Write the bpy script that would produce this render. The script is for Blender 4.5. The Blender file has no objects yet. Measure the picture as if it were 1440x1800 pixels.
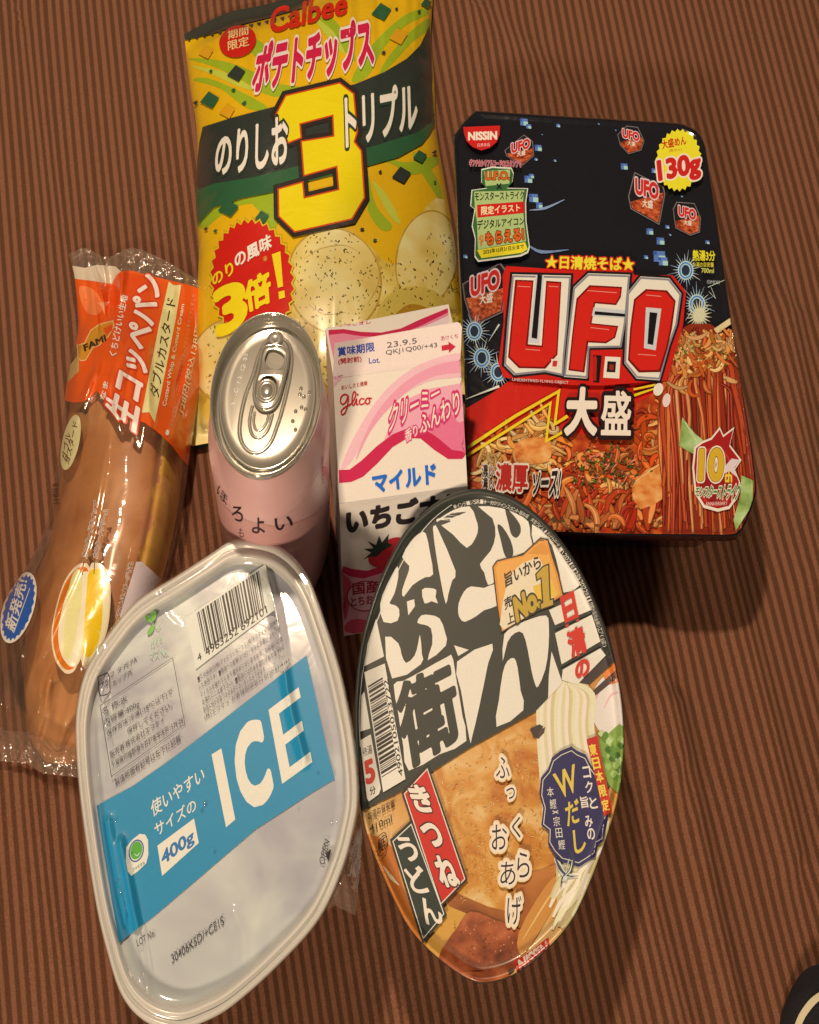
import bpy, bmesh, math, random
import numpy as np
from mathutils import Vector
from mathutils.bvhtree import BVHTree
from mathutils.geometry import tessellate_polygon
random.seed(7); rng = np.random.default_rng(7)
sc = bpy.context.scene
col = sc.collection
# ------------------------------------------------------------ camera, world, lamps
PHI = math.radians(30); D = 0.70; F = 2150.0; W, H = 1440, 1800
CAM = np.array([0.0, -D*math.sin(PHI), D*math.cos(PHI)])
AX = np.array([1.0, 0, 0]); AY = np.array([0, math.cos(PHI), math.sin(PHI)]); AF = np.array([0, math.sin(PHI), -math.cos(PHI)])
cam = bpy.data.cameras.new('camera'); co = bpy.data.objects.new('camera', cam); col.objects.link(co)
co.location = CAM; co.rotation_euler = (PHI, 0, 0)
cam.sensor_fit = 'HORIZONTAL'; cam.sensor_width = 36; cam.lens = F*36/W; cam.clip_start = .01; cam.clip_end = 20
sc.camera = co
wd = bpy.data.worlds.new('World'); sc.world = wd; wd.use_nodes = True
nt = wd.node_tree; bg = nt.nodes['Background']
tc = nt.nodes.new('ShaderNodeTexCoord'); sp = nt.nodes.new('ShaderNodeSeparateXYZ'); cr = nt.nodes.new('ShaderNodeValToRGB')
nt.links.new(tc.outputs['Generated'], sp.inputs[0]); nt.links.new(sp.outputs['Z'], cr.inputs[0]); nt.links.new(cr.outputs[0], bg.inputs[0])
cr.color_ramp.elements[0].color = (.30, .17, .09, 1); cr.color_ramp.elements[0].position = 0
cr.color_ramp.elements[1].color = (1.0, .78, .55, 1); cr.color_ramp.elements[1].position = .9
bg.inputs[1].default_value = .075
def lamp(name, loc, target, size, power, color):
    l = bpy.data.lights.new(name, 'AREA'); l.shape = 'DISK'; l.size = size; l.energy = power; l.color = color
    o = bpy.data.objects.new(name, l); col.objects.link(o); o.location = loc
    o.rotation_euler = (Vector(target)-Vector(loc)).to_track_quat('-Z', 'Y').to_euler(); return o
lamp('ceiling_lamp', (-.18, .56, 1.32), (0, .0, 0), .08, 14.5, (1, .72, .48))
lamp('front_fill_lamp', (-.50, -1.75, 1.0), (0, .05, 0), .22, 27.0, (1, .72, .48))  # added fill, brightens the upright fronts of can and carton
sc.view_settings.view_transform = 'Standard'; sc.view_settings.look = 'None'; sc.view_settings.exposure = .05; sc.view_settings.gamma = 1
sc.view_settings.use_curve_mapping = False
sc.cycles.max_bounces = 8; sc.cycles.transparent_max_bounces = 24
sc.cycles.use_denoising = True
# ------------------------------------------------------------ picture-to-place helpers
def rays(p):
    p = np.asarray(p, float).reshape(-1, 2)
    d = ((p[:, 0]-W/2)/F)[:, None]*AX + (-(p[:, 1]-H/2)/F)[:, None]*AY + AF
    return d/np.linalg.norm(d, axis=1)[:, None]
def at(px, py, z=0.0):
    d = rays([(px, py)])[0]; return CAM + d*((z-CAM[2])/d[2])
def ats(pts, z):
    d = rays(pts); z = np.broadcast_to(np.asarray(z, float), (len(d),)); return CAM + d*((z-CAM[2])/d[:, 2])[:, None]
def proj(P):
    P = np.asarray(P, float).reshape(-1, 3)-CAM; f = P@AF
    return np.stack([W/2+F*(P@AX)/f, H/2-F*(P@AY)/f], 1)
def z_for(x, y, py):
    lo, hi = 0.0, .3
    for _ in range(40):
        m = (lo+hi)/2
        if proj([(x, y, m)])[0][1] > py: lo = m
        else: hi = m
    return lo
# ------------------------------------------------------------ colour and materials
def lin(c):
    c = c/255.0; return c/12.92 if c <= .04045 else ((c+.055)/1.055)**2.4
WHITE = [lin(234), lin(204), lin(172)]
def alb(c, k=.8):
    return tuple(min(.92, max(.004, lin(c[i])/WHITE[i]*k)) for i in range(3))+(1,)
MC = {}
FIN = {'film': (.29, .4), 'lid': (.52, .12), 'paper': (.55, 0), 'matte': (.7, 0), 'gloss': (.15, .6), 'sleeve': (.5, .08)}
def pm(c, fin='film'):
    """flat printed ink of the seen colour c (0..255) with a given finish"""
    k = (tuple(c), fin)
    if k not in MC:
        m = bpy.data.materials.new('ink_%s' % fin); m.use_nodes = True; n = m.node_tree; b = n.nodes['Principled BSDF']
        r, ct = FIN[fin]
        a = alb(c); tcn = n.nodes.new('ShaderNodeTexCoord'); no = n.nodes.new('ShaderNodeTexNoise'); no.inputs['Scale'].default_value = 900
        n.links.new(tcn.outputs['Object'], no.inputs['Vector'])
        mx = n.nodes.new('ShaderNodeMixRGB'); mx.inputs[1].default_value = tuple(x*.90 for x in a[:3])+(1,); mx.inputs[2].default_value = tuple(min(.92, x*1.07) for x in a[:3])+(1,)
        n.links.new(no.outputs[0], mx.inputs[0]); n.links.new(mx.outputs[0], b.inputs['Base Color'])
        b.inputs['Roughness'].default_value = r; b.inputs['Coat Weight'].default_value = ct; b.inputs['Coat Roughness'].default_value = .12
        b.inputs['Specular IOR Level'].default_value = .4
        if fin in ('film', 'gloss'):
            n2 = n.nodes.new('ShaderNodeTexNoise'); n2.inputs['Scale'].default_value = 55; n2.inputs['Detail'].default_value = 2; n2.inputs['Distortion'].default_value = 1; n.links.new(tcn.outputs['Object'], n2.inputs['Vector'])
            bp = n.nodes.new('ShaderNodeBump'); bp.inputs['Strength'].default_value = .14; bp.inputs['Distance'].default_value = .004; n.links.new(n2.outputs[0], bp.inputs['Height']); n.links.new(bp.outputs[0], b.inputs['Coat Normal']); n.links.new(bp.outputs[0], b.inputs['Normal'])
        MC[k] = m
    return MC[k]
def nodes_mat(name, rough=.4, coat=0.0):
    m = bpy.data.materials.new(name); m.use_nodes = True; n = m.node_tree; b = n.nodes['Principled BSDF']
    b.inputs['Roughness'].default_value = rough; b.inputs['Coat Weight'].default_value = coat; b.inputs['Coat Roughness'].default_value = .12
    t = n.nodes.new('ShaderNodeTexCoord'); return m, n, b, t
def noise_mat(name, cols, scale, rough=.4, coat=0, detail=4, stretch=(1, 1, 1), bump=0.0, pos=None, kind='noise', dist=0.0):
    """several seen colours spread by a noise"""
    m, n, b, t = nodes_mat(name, rough, coat)
    mp = n.nodes.new('ShaderNodeMapping'); mp.inputs['Scale'].default_value = stretch; n.links.new(t.outputs['Object'], mp.inputs[0])
    if kind == 'noise':
        no = n.nodes.new('ShaderNodeTexNoise'); no.inputs['Detail'].default_value = detail; no.inputs['Distortion'].default_value = dist; out = no.outputs[0]
    else:
        no = n.nodes.new('ShaderNodeTexVoronoi'); out = no.outputs['Distance']
    no.inputs['Scale'].default_value = scale; n.links.new(mp.outputs[0], no.inputs['Vector'])
    r = n.nodes.new('ShaderNodeValToRGB'); el = r.color_ramp.elements
    pos = pos or [.3+.4*i/(len(cols)-1) for i in range(len(cols))]
    while len(el) < len(cols): el.new(.5)
    for i, c in enumerate(cols): el[i].position = pos[i]; el[i].color = alb(c)
    n.links.new(out, r.inputs[0]); n.links.new(r.outputs[0], b.inputs['Base Color'])
    if bump:
        bp = n.nodes.new('ShaderNodeBump'); bp.inputs['Strength'].default_value = bump; bp.inputs['Distance'].default_value = .001
        n.links.new(out, bp.inputs['Height']); n.links.new(bp.outputs[0], b.inputs['Normal'])
    return m
def clear_mat(name, rough=.06, haze=.06, hazecol=(.8, .75, .7), lo=.05, hi=.6, bump=0.0, bscale=60):
    """thin clear packing film: see-through, with glints where it faces away and a little haze"""
    m = bpy.data.materials.new(name); m.use_nodes = True; n = m.node_tree; n.nodes.remove(n.nodes['Principled BSDF']); out = n.nodes['Material Output']
    tr = n.nodes.new('ShaderNodeBsdfTransparent'); gl = n.nodes.new('ShaderNodeBsdfGlossy'); gl.inputs['Roughness'].default_value = rough
    df = n.nodes.new('ShaderNodeBsdfDiffuse'); df.inputs[0].default_value = hazecol+(1,)
    lw = n.nodes.new('ShaderNodeLayerWeight'); lw.inputs[0].default_value = .4
    mr = n.nodes.new('ShaderNodeMapRange'); mr.inputs[3].default_value = lo; mr.inputs[4].default_value = hi; n.links.new(lw.outputs['Facing'], mr.inputs[0])
    m1 = n.nodes.new('ShaderNodeMixShader'); m1.inputs[0].default_value = haze; n.links.new(tr.outputs[0], m1.inputs[1]); n.links.new(df.outputs[0], m1.inputs[2])
    m2 = n.nodes.new('ShaderNodeMixShader'); n.links.new(mr.outputs[0], m2.inputs[0]); n.links.new(m1.outputs[0], m2.inputs[1]); n.links.new(gl.outputs[0], m2.inputs[2])
    n.links.new(m2.outputs[0], out.inputs[0])
    if bump:
        t = n.nodes.new('ShaderNodeTexCoord'); no = n.nodes.new('ShaderNodeTexNoise'); no.inputs['Scale'].default_value = bscale; no.inputs['Detail'].default_value = 3; no.inputs['Distortion'].default_value = 1.2
        bp = n.nodes.new('ShaderNodeBump'); bp.inputs['Strength'].default_value = bump; bp.inputs['Distance'].default_value = .003
        n.links.new(t.outputs['Object'], no.inputs['Vector']); n.links.new(no.outputs[0], bp.inputs['Height']); n.links.new(bp.outputs[0], gl.inputs['Normal']); n.links.new(bp.outputs[0], lw.inputs['Normal'])
    return m
# ------------------------------------------------------------ objects
def thing(name, label, cat, base):
    o = bpy.data.objects.new(name, None); col.objects.link(o); o.location = base; o['label'] = label; o['category'] = cat
    o.empty_display_size = .02; return o
def mesh_obj(name, verts, faces, mats, parent=None, smooth=True, mi=None, normals=None, label=None):
    r = parent
    while r is not None and r.parent is not None: r = r.parent
    base = np.array(r.location) if r is not None else np.zeros(3)
    if mi is None: faces = tris_of(faces)
    me = bpy.data.meshes.new(name); me.from_pydata((np.asarray(verts, float)-base).tolist(), [], [tuple(int(i) for i in f) for f in faces])
    for m in (mats if isinstance(mats, (list, tuple)) else [mats]): me.materials.append(m)
    if mi is not None: me.polygons.foreach_set('material_index', list(mi))
    me.polygons.foreach_set('use_smooth', [smooth]*len(me.polygons)); me.update()
    if normals is not None: me.normals_split_custom_set_from_vertices([tuple(v) for v in normals])
    o = bpy.data.objects.new(name, me); col.objects.link(o)
    if parent is not None: o.parent = parent
    if label: o['label'] = label
    return o
def cat(pts, n=6, closed=False):
    """Catmull-Rom through points"""
    P = [np.array(p, float) for p in pts]; out = []; N = len(P)
    for i in range(N if closed else N-1):
        a, b, c, d = (P[(i-1) % N], P[i], P[(i+1) % N], P[(i+2) % N]) if closed else (P[max(i-1, 0)], P[i], P[i+1], P[min(i+2, N-1)])
        for k in range(n):
            t = k/n; out.append(.5*((2*b)+(-a+c)*t+(2*a-5*b+4*c-d)*t*t+(-a+3*b-3*c+d)*t**3))
    if not closed: out.append(P[-1])
    return out
def along(pts, s):
    """points at arc fractions s of a polyline"""
    P = np.array(pts, float); L = np.r_[0, np.cumsum(np.linalg.norm(np.diff(P, axis=0), axis=1))]; L /= L[-1]
    return np.stack([np.interp(s, L, P[:, i]) for i in range(P.shape[1])], 1)
def coons(top, bottom, left, right, nu, nv):
    """pixel grid (nv+1, nu+1, 2) filled from four edge curves"""
    u = np.linspace(0, 1, nu+1); v = np.linspace(0, 1, nv+1)
    T, B, L, R = along(top, u), along(bottom, u), along(left, v), along(right, v)
    U, V = np.meshgrid(u, v); U = U[..., None]; V = V[..., None]
    return (1-V)*T[None]+V*B[None]+(1-U)*L[:, None]+U*R[:, None]-((1-U)*(1-V)*T[0]+U*(1-V)*T[-1]+(1-U)*V*B[0]+U*V*B[-1])
def grid_faces(nu, nv, off=0):
    f = []
    for j in range(nv):
        for i in range(nu):
            a = off+j*(nu+1)+i; f.append((a, a+nu+1, a+nu+2, a+1))
    return f
def tris_of(faces):
    t = []
    for f in faces:
        for k in range(1, len(f)-1): t.append((f[0], f[k], f[k+1]))
    return t
def sinnoise(x, y, seed, n=8, f0=1, f1=6):
    r = np.random.default_rng(seed); z = 0
    for _ in range(n):
        f = r.uniform(f0, f1); a = r.uniform(0, 2*math.pi); z = z+np.sin(2*math.pi*f*(x*math.cos(a)+y*math.sin(a))+r.uniform(0, 6.28))/f*f0
    return z/n**.5
def clip_convex(poly, C):
    for i in range(len(C)):
        a, b = C[i], C[(i+1) % len(C)]; out = []
        ex, ey = b[0]-a[0], b[1]-a[1]
        sd = [ex*(p[1]-a[1])-ey*(p[0]-a[0]) for p in poly]
        for k in range(len(poly)):
            p, q, s, t = poly[k], poly[(k+1) % len(poly)], sd[k], sd[(k+1) % len(poly)]
            if s >= 0: out.append(p)
            if (s >= 0) != (t >= 0):
                f = s/(s-t); out.append((p[0]+(q[0]-p[0])*f, p[1]+(q[1]-p[1])*f))
        poly = out
        if len(poly) < 3: return []
    return poly
def hull(P):
    P = sorted(map(tuple, P))
    def half(P):
        h = []
        for p in P:
            while len(h) > 1 and (h[-1][0]-h[-2][0])*(p[1]-h[-2][1])-(h[-1][1]-h[-2][1])*(p[0]-h[-2][0]) <= 0: h.pop()
            h.append(p)
        return h
    a, b = half(P), half(P[::-1]); return a[:-1]+b[:-1]
# ------------------------------------------------------------ lettering: the built-in font, thickened by a distance field
GC, SC_, TC_ = {}, {}, {}
def glyphs(s):
    if s not in GC:
        c = bpy.data.curves.new('t', 'FONT'); c.body = s; c.resolution_u = 4; c.space_line = .95
        o = bpy.data.objects.new('t', c); me = bpy.data.meshes.new_from_object(o)
        V = np.array([v.co[:2] for v in me.vertices]).reshape(-1, 2); me.calc_loop_triangles()
        T = np.array([t.vertices[:] for t in me.loop_triangles]).reshape(-1, 3)
        bpy.data.objects.remove(o); bpy.data.curves.remove(c); bpy.data.meshes.remove(me)
        GC[s] = (V, T, V.min(0), V.max(0))
    return GC[s]
def sdf(s, res):
    k = (s, res)
    if k in SC_: return SC_[k]
    V, T, lo, hi = glyphs(s); R = .16; st = 1/res
    x0, y0 = lo-R-.02; nx = int((hi[0]-lo[0]+2*R+.04)*res)+2; ny = int((hi[1]-lo[1]+2*R+.04)*res)+2
    Dg = np.full((ny, nx), R+.02); I = np.zeros((ny, nx), bool); ed = {}
    for t in T:
        for a, b in ((0, 1), (1, 2), (2, 0)):
            e = (min(t[a], t[b]), max(t[a], t[b])); ed[e] = ed.get(e, 0)+1
        p = V[t]; i0 = np.maximum(((p.min(0)-(x0, y0))*res).astype(int), 0); i1 = ((p.max(0)-(x0, y0))*res).astype(int)+2
        X, Y = np.meshgrid(x0+np.arange(i0[0], i1[0])*st, y0+np.arange(i0[1], i1[1])*st)
        c = [(p[(k+1) % 3][0]-p[k][0])*(Y-p[k][1])-(p[(k+1) % 3][1]-p[k][1])*(X-p[k][0]) for k in range(3)]
        ins = ((c[0] >= 0) & (c[1] >= 0) & (c[2] >= 0)) | ((c[0] <= 0) & (c[1] <= 0) & (c[2] <= 0))
        sl = I[i0[1]:i1[1], i0[0]:i1[0]]; sl |= ins[:sl.shape[0], :sl.shape[1]]
    for (a, b), n in ed.items():
        if n != 1: continue
        p, q = V[a], V[b]; lo2 = np.minimum(p, q)-R; hi2 = np.maximum(p, q)+R
        i0 = np.maximum(((lo2-(x0, y0))*res).astype(int), 0); i1 = ((hi2-(x0, y0))*res).astype(int)+2
        X, Y = np.meshgrid(x0+np.arange(i0[0], min(i1[0], nx))*st, y0+np.arange(i0[1], min(i1[1], ny))*st)
        d = q-p; L = d@d+1e-12; t = np.clip(((X-p[0])*d[0]+(Y-p[1])*d[1])/L, 0, 1)
        dd = np.hypot(X-p[0]-t*d[0], Y-p[1]-t*d[1]); sl = Dg[i0[1]:i1[1], i0[0]:i1[0]]; np.minimum(sl, dd, out=sl)
    Dg = np.where(I, -Dg, Dg); SC_[k] = (Dg, x0, y0, st); return SC_[k]
def contour(s, level, res):
    k = (s, round(level, 4), res)
    if k in TC_: return TC_[k]
    Dg, x0, y0, st = sdf(s, res); f = Dg-level; ins = f < 0; V = []; T = []; vid = {}
    def vert(key, x, y):
        if key not in vid: vid[key] = len(V); V.append((x0+x*st, y0+y*st))
        return vid[key]
    n = ins[:-1, :-1].astype(int)+ins[1:, :-1]+ins[:-1, 1:]+ins[1:, 1:]
    for j in range(n.shape[0]):
        row = n[j]; full = np.concatenate([[0], (row == 4).astype(int), [0]]); dd = np.diff(full)
        for a, b in zip(np.nonzero(dd == 1)[0], np.nonzero(dd == -1)[0]):
            q = [vert((x, y), x, y) for x, y in ((a, j), (b, j), (b, j+1), (a, j+1))]; T += [(q[0], q[1], q[2]), (q[0], q[2], q[3])]
        for i in np.nonzero((row > 0) & (row < 4))[0]:
            cs = [(i, j), (i+1, j), (i+1, j+1), (i, j+1)]; P = []
            for m in range(4):
                c, d = cs[m], cs[(m+1) % 4]; fc, fd = f[c[1], c[0]], f[d[1], d[0]]
                if fc < 0: P.append(vert(c, c[0], c[1]))
                if (fc < 0) != (fd < 0):
                    t = fc/(fc-fd); P.append(vert((c, d) if c < d else (d, c), c[0]+(d[0]-c[0])*t, c[1]+(d[1]-c[1])*t))
            for m in range(1, len(P)-1): T.append((P[0], P[m], P[m+1]))
    TC_[k] = (np.array(V).reshape(-1, 2), np.array(T).reshape(-1, 3)); return TC_[k]
# ------------------------------------------------------------ printing on a surface
class Art:
    """printed pieces laid on a real surface (verts, tris); every piece lies a few microns above the one before"""
    def __init__(s, verts, faces, parent, fin='film', clip=None, maxedge=None, base=4e-5, tol=3e-6, step=6e-6, minedge=1.5):
        V = np.asarray(verts, float); T = tris_of(faces); s.bvh = BVHTree.FromPolygons([Vector(v) for v in V], T)
        N = np.zeros_like(V); Ta = np.array(T); n = np.cross(V[Ta[:, 1]]-V[Ta[:, 0]], V[Ta[:, 2]]-V[Ta[:, 0]])
        for k in range(3): np.add.at(N, Ta[:, k], n)
        N /= np.linalg.norm(N, axis=1)[:, None]+1e-15
        N[(N*(CAM-V)).sum(1) < 0] *= -1
        s.V, s.T, s.N = V, Ta, N; s.parent = parent; s.fin = fin; s.off = base; s.step = step
        s.clip = None; s.PV = None; s.tol = tol; s.minedge = minedge
        if clip is not None:
            c = hull(clip); a = sum(c[i][0]*c[(i+1) % len(c)][1]-c[(i+1) % len(c)][0]*c[i][1] for i in range(len(c))); s.clip = c if a > 0 else c[::-1]
        s.maxedge = maxedge; s.b = None; s.z = (0, 0, 1.0); s.made = []
    def zoom(s, x, y, k): s.z = (x, y, k)
    def begin(s, name, label=None):
        s.end(); s.b = dict(name=name, V=[], F=[], MI=[], mats=[], N=[], label=label, n=0)
    def end(s):
        b = s.b
        if b and b['V']:
            V = np.concatenate(b['V']); Fc = np.concatenate(b['F'])
            o = mesh_obj(b['name'], V, Fc, b['mats'], s.parent, True, np.concatenate(b['MI']), np.concatenate(b['N']), b['label']); s.made.append(o)
        s.b = None
    def px(s, p): p = np.asarray(p, float).reshape(-1, 2); return p/s.z[2]+np.array(s.z[:2])
    def add(s, P, T, mat, step=None):
        if isinstance(mat, tuple): mat = pm(mat, s.fin)
        P = s.px(P); T = np.asarray(T).reshape(-1, 3)
        if not len(T): return
        if s.clip is not None:
            out = np.zeros(len(P), bool)
            for i in range(len(s.clip)):
                a, b_ = s.clip[i], s.clip[(i+1) % len(s.clip)]; out |= ((b_[0]-a[0])*(P[:, 1]-a[1])-(b_[1]-a[1])*(P[:, 0]-a[0])) < 0
            bad = out[T].any(1)
            if bad.any():
                nv, nf = [tuple(p) for p in P], [tuple(t) for t in T[~bad]]
                for t in T[bad]:
                    q = clip_convex([tuple(P[i]) for i in t], s.clip)
                    if len(q) >= 3:
                        k0 = len(nv); nv += q; nf += [(k0, k0+k, k0+k+1) for k in range(1, len(q)-1)]
                P, T = np.array(nv), np.array(nf).reshape(-1, 3)
                if not len(T): return
        if s.maxedge: P, T = refine(P, T, s.maxedge)
        used = np.unique(T); rm = np.full(len(P), -1); rm[used] = np.arange(len(used)); P = P[used]; T = rm[T]
        H, nor = s.cast(P)
        if s.tol:
            for _ in range(7):
                E = np.unique(np.sort(np.concatenate([T[:, [0, 1]], T[:, [1, 2]], T[:, [2, 0]]]), 1), axis=0); E = E[np.linalg.norm(P[E[:, 0]]-P[E[:, 1]], axis=1) > s.minedge]
                if not len(E): break
                M = (P[E[:, 0]]+P[E[:, 1]])/2; Hm, Nm = s.cast(M); dev = np.abs(((Hm-(H[E[:, 0]]+H[E[:, 1]])/2)*Nm).sum(1)); g = dev > s.tol
                if not g.any(): break
                idx = {(int(a), int(b)): len(P)+k for k, (a, b) in enumerate(E[g])}; P = np.vstack([P, M[g]]); H = np.vstack([H, Hm[g]]); nor = np.vstack([nor, Nm[g]]); out = []
                for t in T.tolist():
                    m = [idx.get((t[i], t[(i+1) % 3]) if t[i] < t[(i+1) % 3] else (t[(i+1) % 3], t[i])) for i in range(3)]; out += split3(t, m)
                T = np.array(out)
        dr = rays(P); cs = np.maximum(.25, np.abs((nor*dr).sum(1))); pos = H-dr*(s.off/cs)[:, None]
        # face winding towards the camera
        e = np.cross(pos[T[:, 1]]-pos[T[:, 0]], pos[T[:, 2]]-pos[T[:, 0]]); fl = (e*(CAM-pos[T[:, 0]])).sum(1) < 0
        ok = np.linalg.norm(e, axis=1) > 1e-14; T = T.copy(); T[fl] = T[fl][:, ::-1]; T = T[ok]
        b = s.b
        if mat not in b['mats']: b['mats'].append(mat)
        b['V'].append(pos); b['N'].append(nor); b['F'].append(T+b['n']); b['MI'].append(np.full(len(T), b['mats'].index(mat))); b['n'] += len(pos)
        s.off += step or s.step
    def cast(s, P):
        dr = rays(P).tolist(); cv = Vector(CAM); ray = s.bvh.ray_cast; H = []; I = []
        for i, d in enumerate(dr):
            h, n, f, _ = ray(cv, d)
            if h is None:   # just past the rim: the nearest edge as seen
                if s.PV is None: s.PV = proj(s.V)
                k = int(((s.PV-P[i])**2).sum(1).argmin()); h, n, f, _ = s.bvh.find_nearest(Vector(s.V[k]))
            H.append(h[:]); I.append(f)
        H = np.array(H).reshape(-1, 3); t = s.T[I]; a, b, c = s.V[t[:, 0]], s.V[t[:, 1]], s.V[t[:, 2]]; v0, v1, v2 = b-a, c-a, H-a; dt = lambda x, y: (x*y).sum(1)
        d00, d01, d11, d20, d21 = dt(v0, v0), dt(v0, v1), dt(v1, v1), dt(v2, v0), dt(v2, v1); den = d00*d11-d01*d01+1e-20; v = ((d11*d20-d01*d21)/den)[:, None]; w = ((d00*d21-d01*d20)/den)[:, None]
        N = s.N[t[:, 0]]*(1-v-w)+s.N[t[:, 1]]*v+s.N[t[:, 2]]*w; N /= np.linalg.norm(N, axis=1)[:, None]+1e-12; return H, N
    def poly(s, pts, mat, smooth=0, step=None):
        if smooth: pts = cat(pts, smooth, True)
        pts = [tuple(map(float, p)) for p in pts]
        s.add(pts, tessellate_polygon([[Vector((x, y, 0)) for x, y in pts]]), mat, step)
    def ell(s, cx, cy, rx, ry, mat, rot=0, n=40):
        a = math.radians(rot); s.poly([(cx+rx*math.cos(t)*math.cos(a)-ry*math.sin(t)*math.sin(a), cy+rx*math.cos(t)*math.sin(a)+ry*math.sin(t)*math.cos(a)) for t in np.linspace(0, 2*math.pi, n, endpoint=False)], mat)
    def burst(s, cx, cy, rx, ry, n, depth, mat, rot=0):
        a = math.radians(rot); P = []
        for k in range(2*n):
            t = math.pi*k/n; r = 1 if k % 2 == 0 else 1-depth
            x, y = rx*r*math.cos(t), ry*r*math.sin(t); P.append((cx+x*math.cos(a)-y*math.sin(a), cy+x*math.sin(a)+y*math.cos(a)))
        s.poly(P, mat)
    def line(s, pts, w, mat, closed=False, smooth=0, step=None):
        if smooth: pts = cat(pts, smooth, closed)
        P = np.array(pts, float); N = len(P)
        w = np.full(N, w) if np.isscalar(w) else np.interp(np.linspace(0, 1, N), np.linspace(0, 1, len(w)), w)
        L, R = [], []
        for i in range(N):
            a = P[(i-1) % N] if closed or i else P[i]; b = P[(i+1) % N] if closed or i < N-1 else P[i]
            d1, d2 = P[i]-a, b-P[i]; d1 = d1/(np.linalg.norm(d1)+1e-9); d2 = d2/(np.linalg.norm(d2)+1e-9)
            if not closed and i == 0: d1 = d2
            if not closed and i == N-1: d2 = d1
            t = d1+d2; t = t/(np.linalg.norm(t)+1e-9); nrm = np.array([-t[1], t[0]]); m = min(1.8, 1/max(.3, abs(nrm@np.array([-d1[1], d1[0]]))))
            L.append(P[i]+nrm*w[i]*m/2); R.append(P[i]-nrm*w[i]*m/2)
        T = []
        for i in range(N if closed else N-1):
            j = (i+1) % N; T += [(i, j, N+j), (i, N+j, N+i)]
        s.add(np.array(L+R), T, mat, step)
    def text(s, t, q, mat, bold=0.0, halo=(), res=40, hres=None):
        """t fills the quad q = bottom-left, bottom-right, top-right, top-left"""
        if len(q) == 3: q = [q[0], q[1], (q[1][0]+q[2][0]-q[0][0], q[1][1]+q[2][1]-q[0][1]), q[2]]
        q = np.array(q, float)
        def lay(V):
            lo, hi = glyphs(t)[2:]; u = (V-lo)/(hi-lo); x, y = u[:, :1], u[:, 1:]
            return (1-x)*(1-y)*q[0]+x*(1-y)*q[1]+x*y*q[2]+(1-x)*y*q[3]
        for lv, m in halo:
            V, T = contour(t, lv, hres or min(res, 28)); s.add(lay(V), T, m)
        if bold: V, T = contour(t, bold, res)
        else: V, T = glyphs(t)[:2]
        s.add(lay(V), T, mat)
    def chars(s, t, pts, size, mat, bold=0, halo=(), ang=0, res=40, shear=0):
        """separate characters centred at given points, ang = turn of the baseline in degrees (picture sense)"""
        w, h = size; a = math.radians(ang); ux = np.array([math.cos(a), math.sin(a)])*w/2; uy = np.array([math.sin(a), -math.cos(a)])*h/2+np.array([shear, 0])
        for c, p in zip(t, pts):
            p = np.array(p, float); s.text(c, [p-ux-uy, p+ux-uy, p+ux+uy, p-ux+uy], mat, bold, halo, res)
    def follow(s, t, pts, h, mat, up=1, gap=1.0):
        P = np.array(cat(pts, 6)); n = len(t); fr = (np.arange(n)+.5)/n
        C = along(P, fr); A2 = along(P, np.clip(fr+.01, 0, 1)); B2 = along(P, np.clip(fr-.01, 0, 1)); Ltot = np.linalg.norm(np.diff(P, axis=0), axis=1).sum()
        for i, c in enumerate(t):
            if c == ' ': continue
            d = A2[i]-B2[i]; d /= np.linalg.norm(d)+1e-9; u = np.array([d[1], -d[0]])*up; w = Ltot/n*.42*gap*(.55 if c in '1・、,-~()' else 1)
            s.text(c, [C[i]-d*w-u*h/2, C[i]+d*w-u*h/2, C[i]+d*w+u*h/2, C[i]-d*w+u*h/2], mat)
    def bars(s, q, mat, n=60, seed=1):
        """bar code: dark bars across the quad from its left to its right side"""
        r = random.Random(seed); q = np.array(q, float); x = 0; P = []; T = []
        while x < n:
            w = r.choice([1, 1, 2, 3]); g = r.choice([1, 1, 2, 2]);
            if x+w > n: break
            a, b = x/n, (x+w)/n; k = len(P)
            P += [q[0]*(1-a)+q[1]*a, q[0]*(1-b)+q[1]*b, q[3]*(1-b)+q[2]*b, q[3]*(1-a)+q[2]*a]; T += [(k, k+1, k+2), (k, k+2, k+3)]; x += w+g
        s.add(P, T, mat)
def split3(t, m):
    c = sum(x is not None for x in m)
    if c == 0: return [t]
    if c == 1:
        i = next(i for i in range(3) if m[i] is not None); return [(t[i], m[i], t[(i+2) % 3]), (m[i], t[(i+1) % 3], t[(i+2) % 3])]
    if c == 2:
        i = next(i for i in range(3) if m[i] is None); a, b, c_ = t[i], t[(i+1) % 3], t[(i+2) % 3]; m1, m2 = m[(i+1) % 3], m[(i+2) % 3]; return [(m1, c_, m2), (a, b, m1), (a, m1, m2)]
    return [(t[0], m[0], m[2]), (m[0], t[1], m[1]), (m[2], m[1], t[2]), (m[0], m[1], m[2])]
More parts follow.
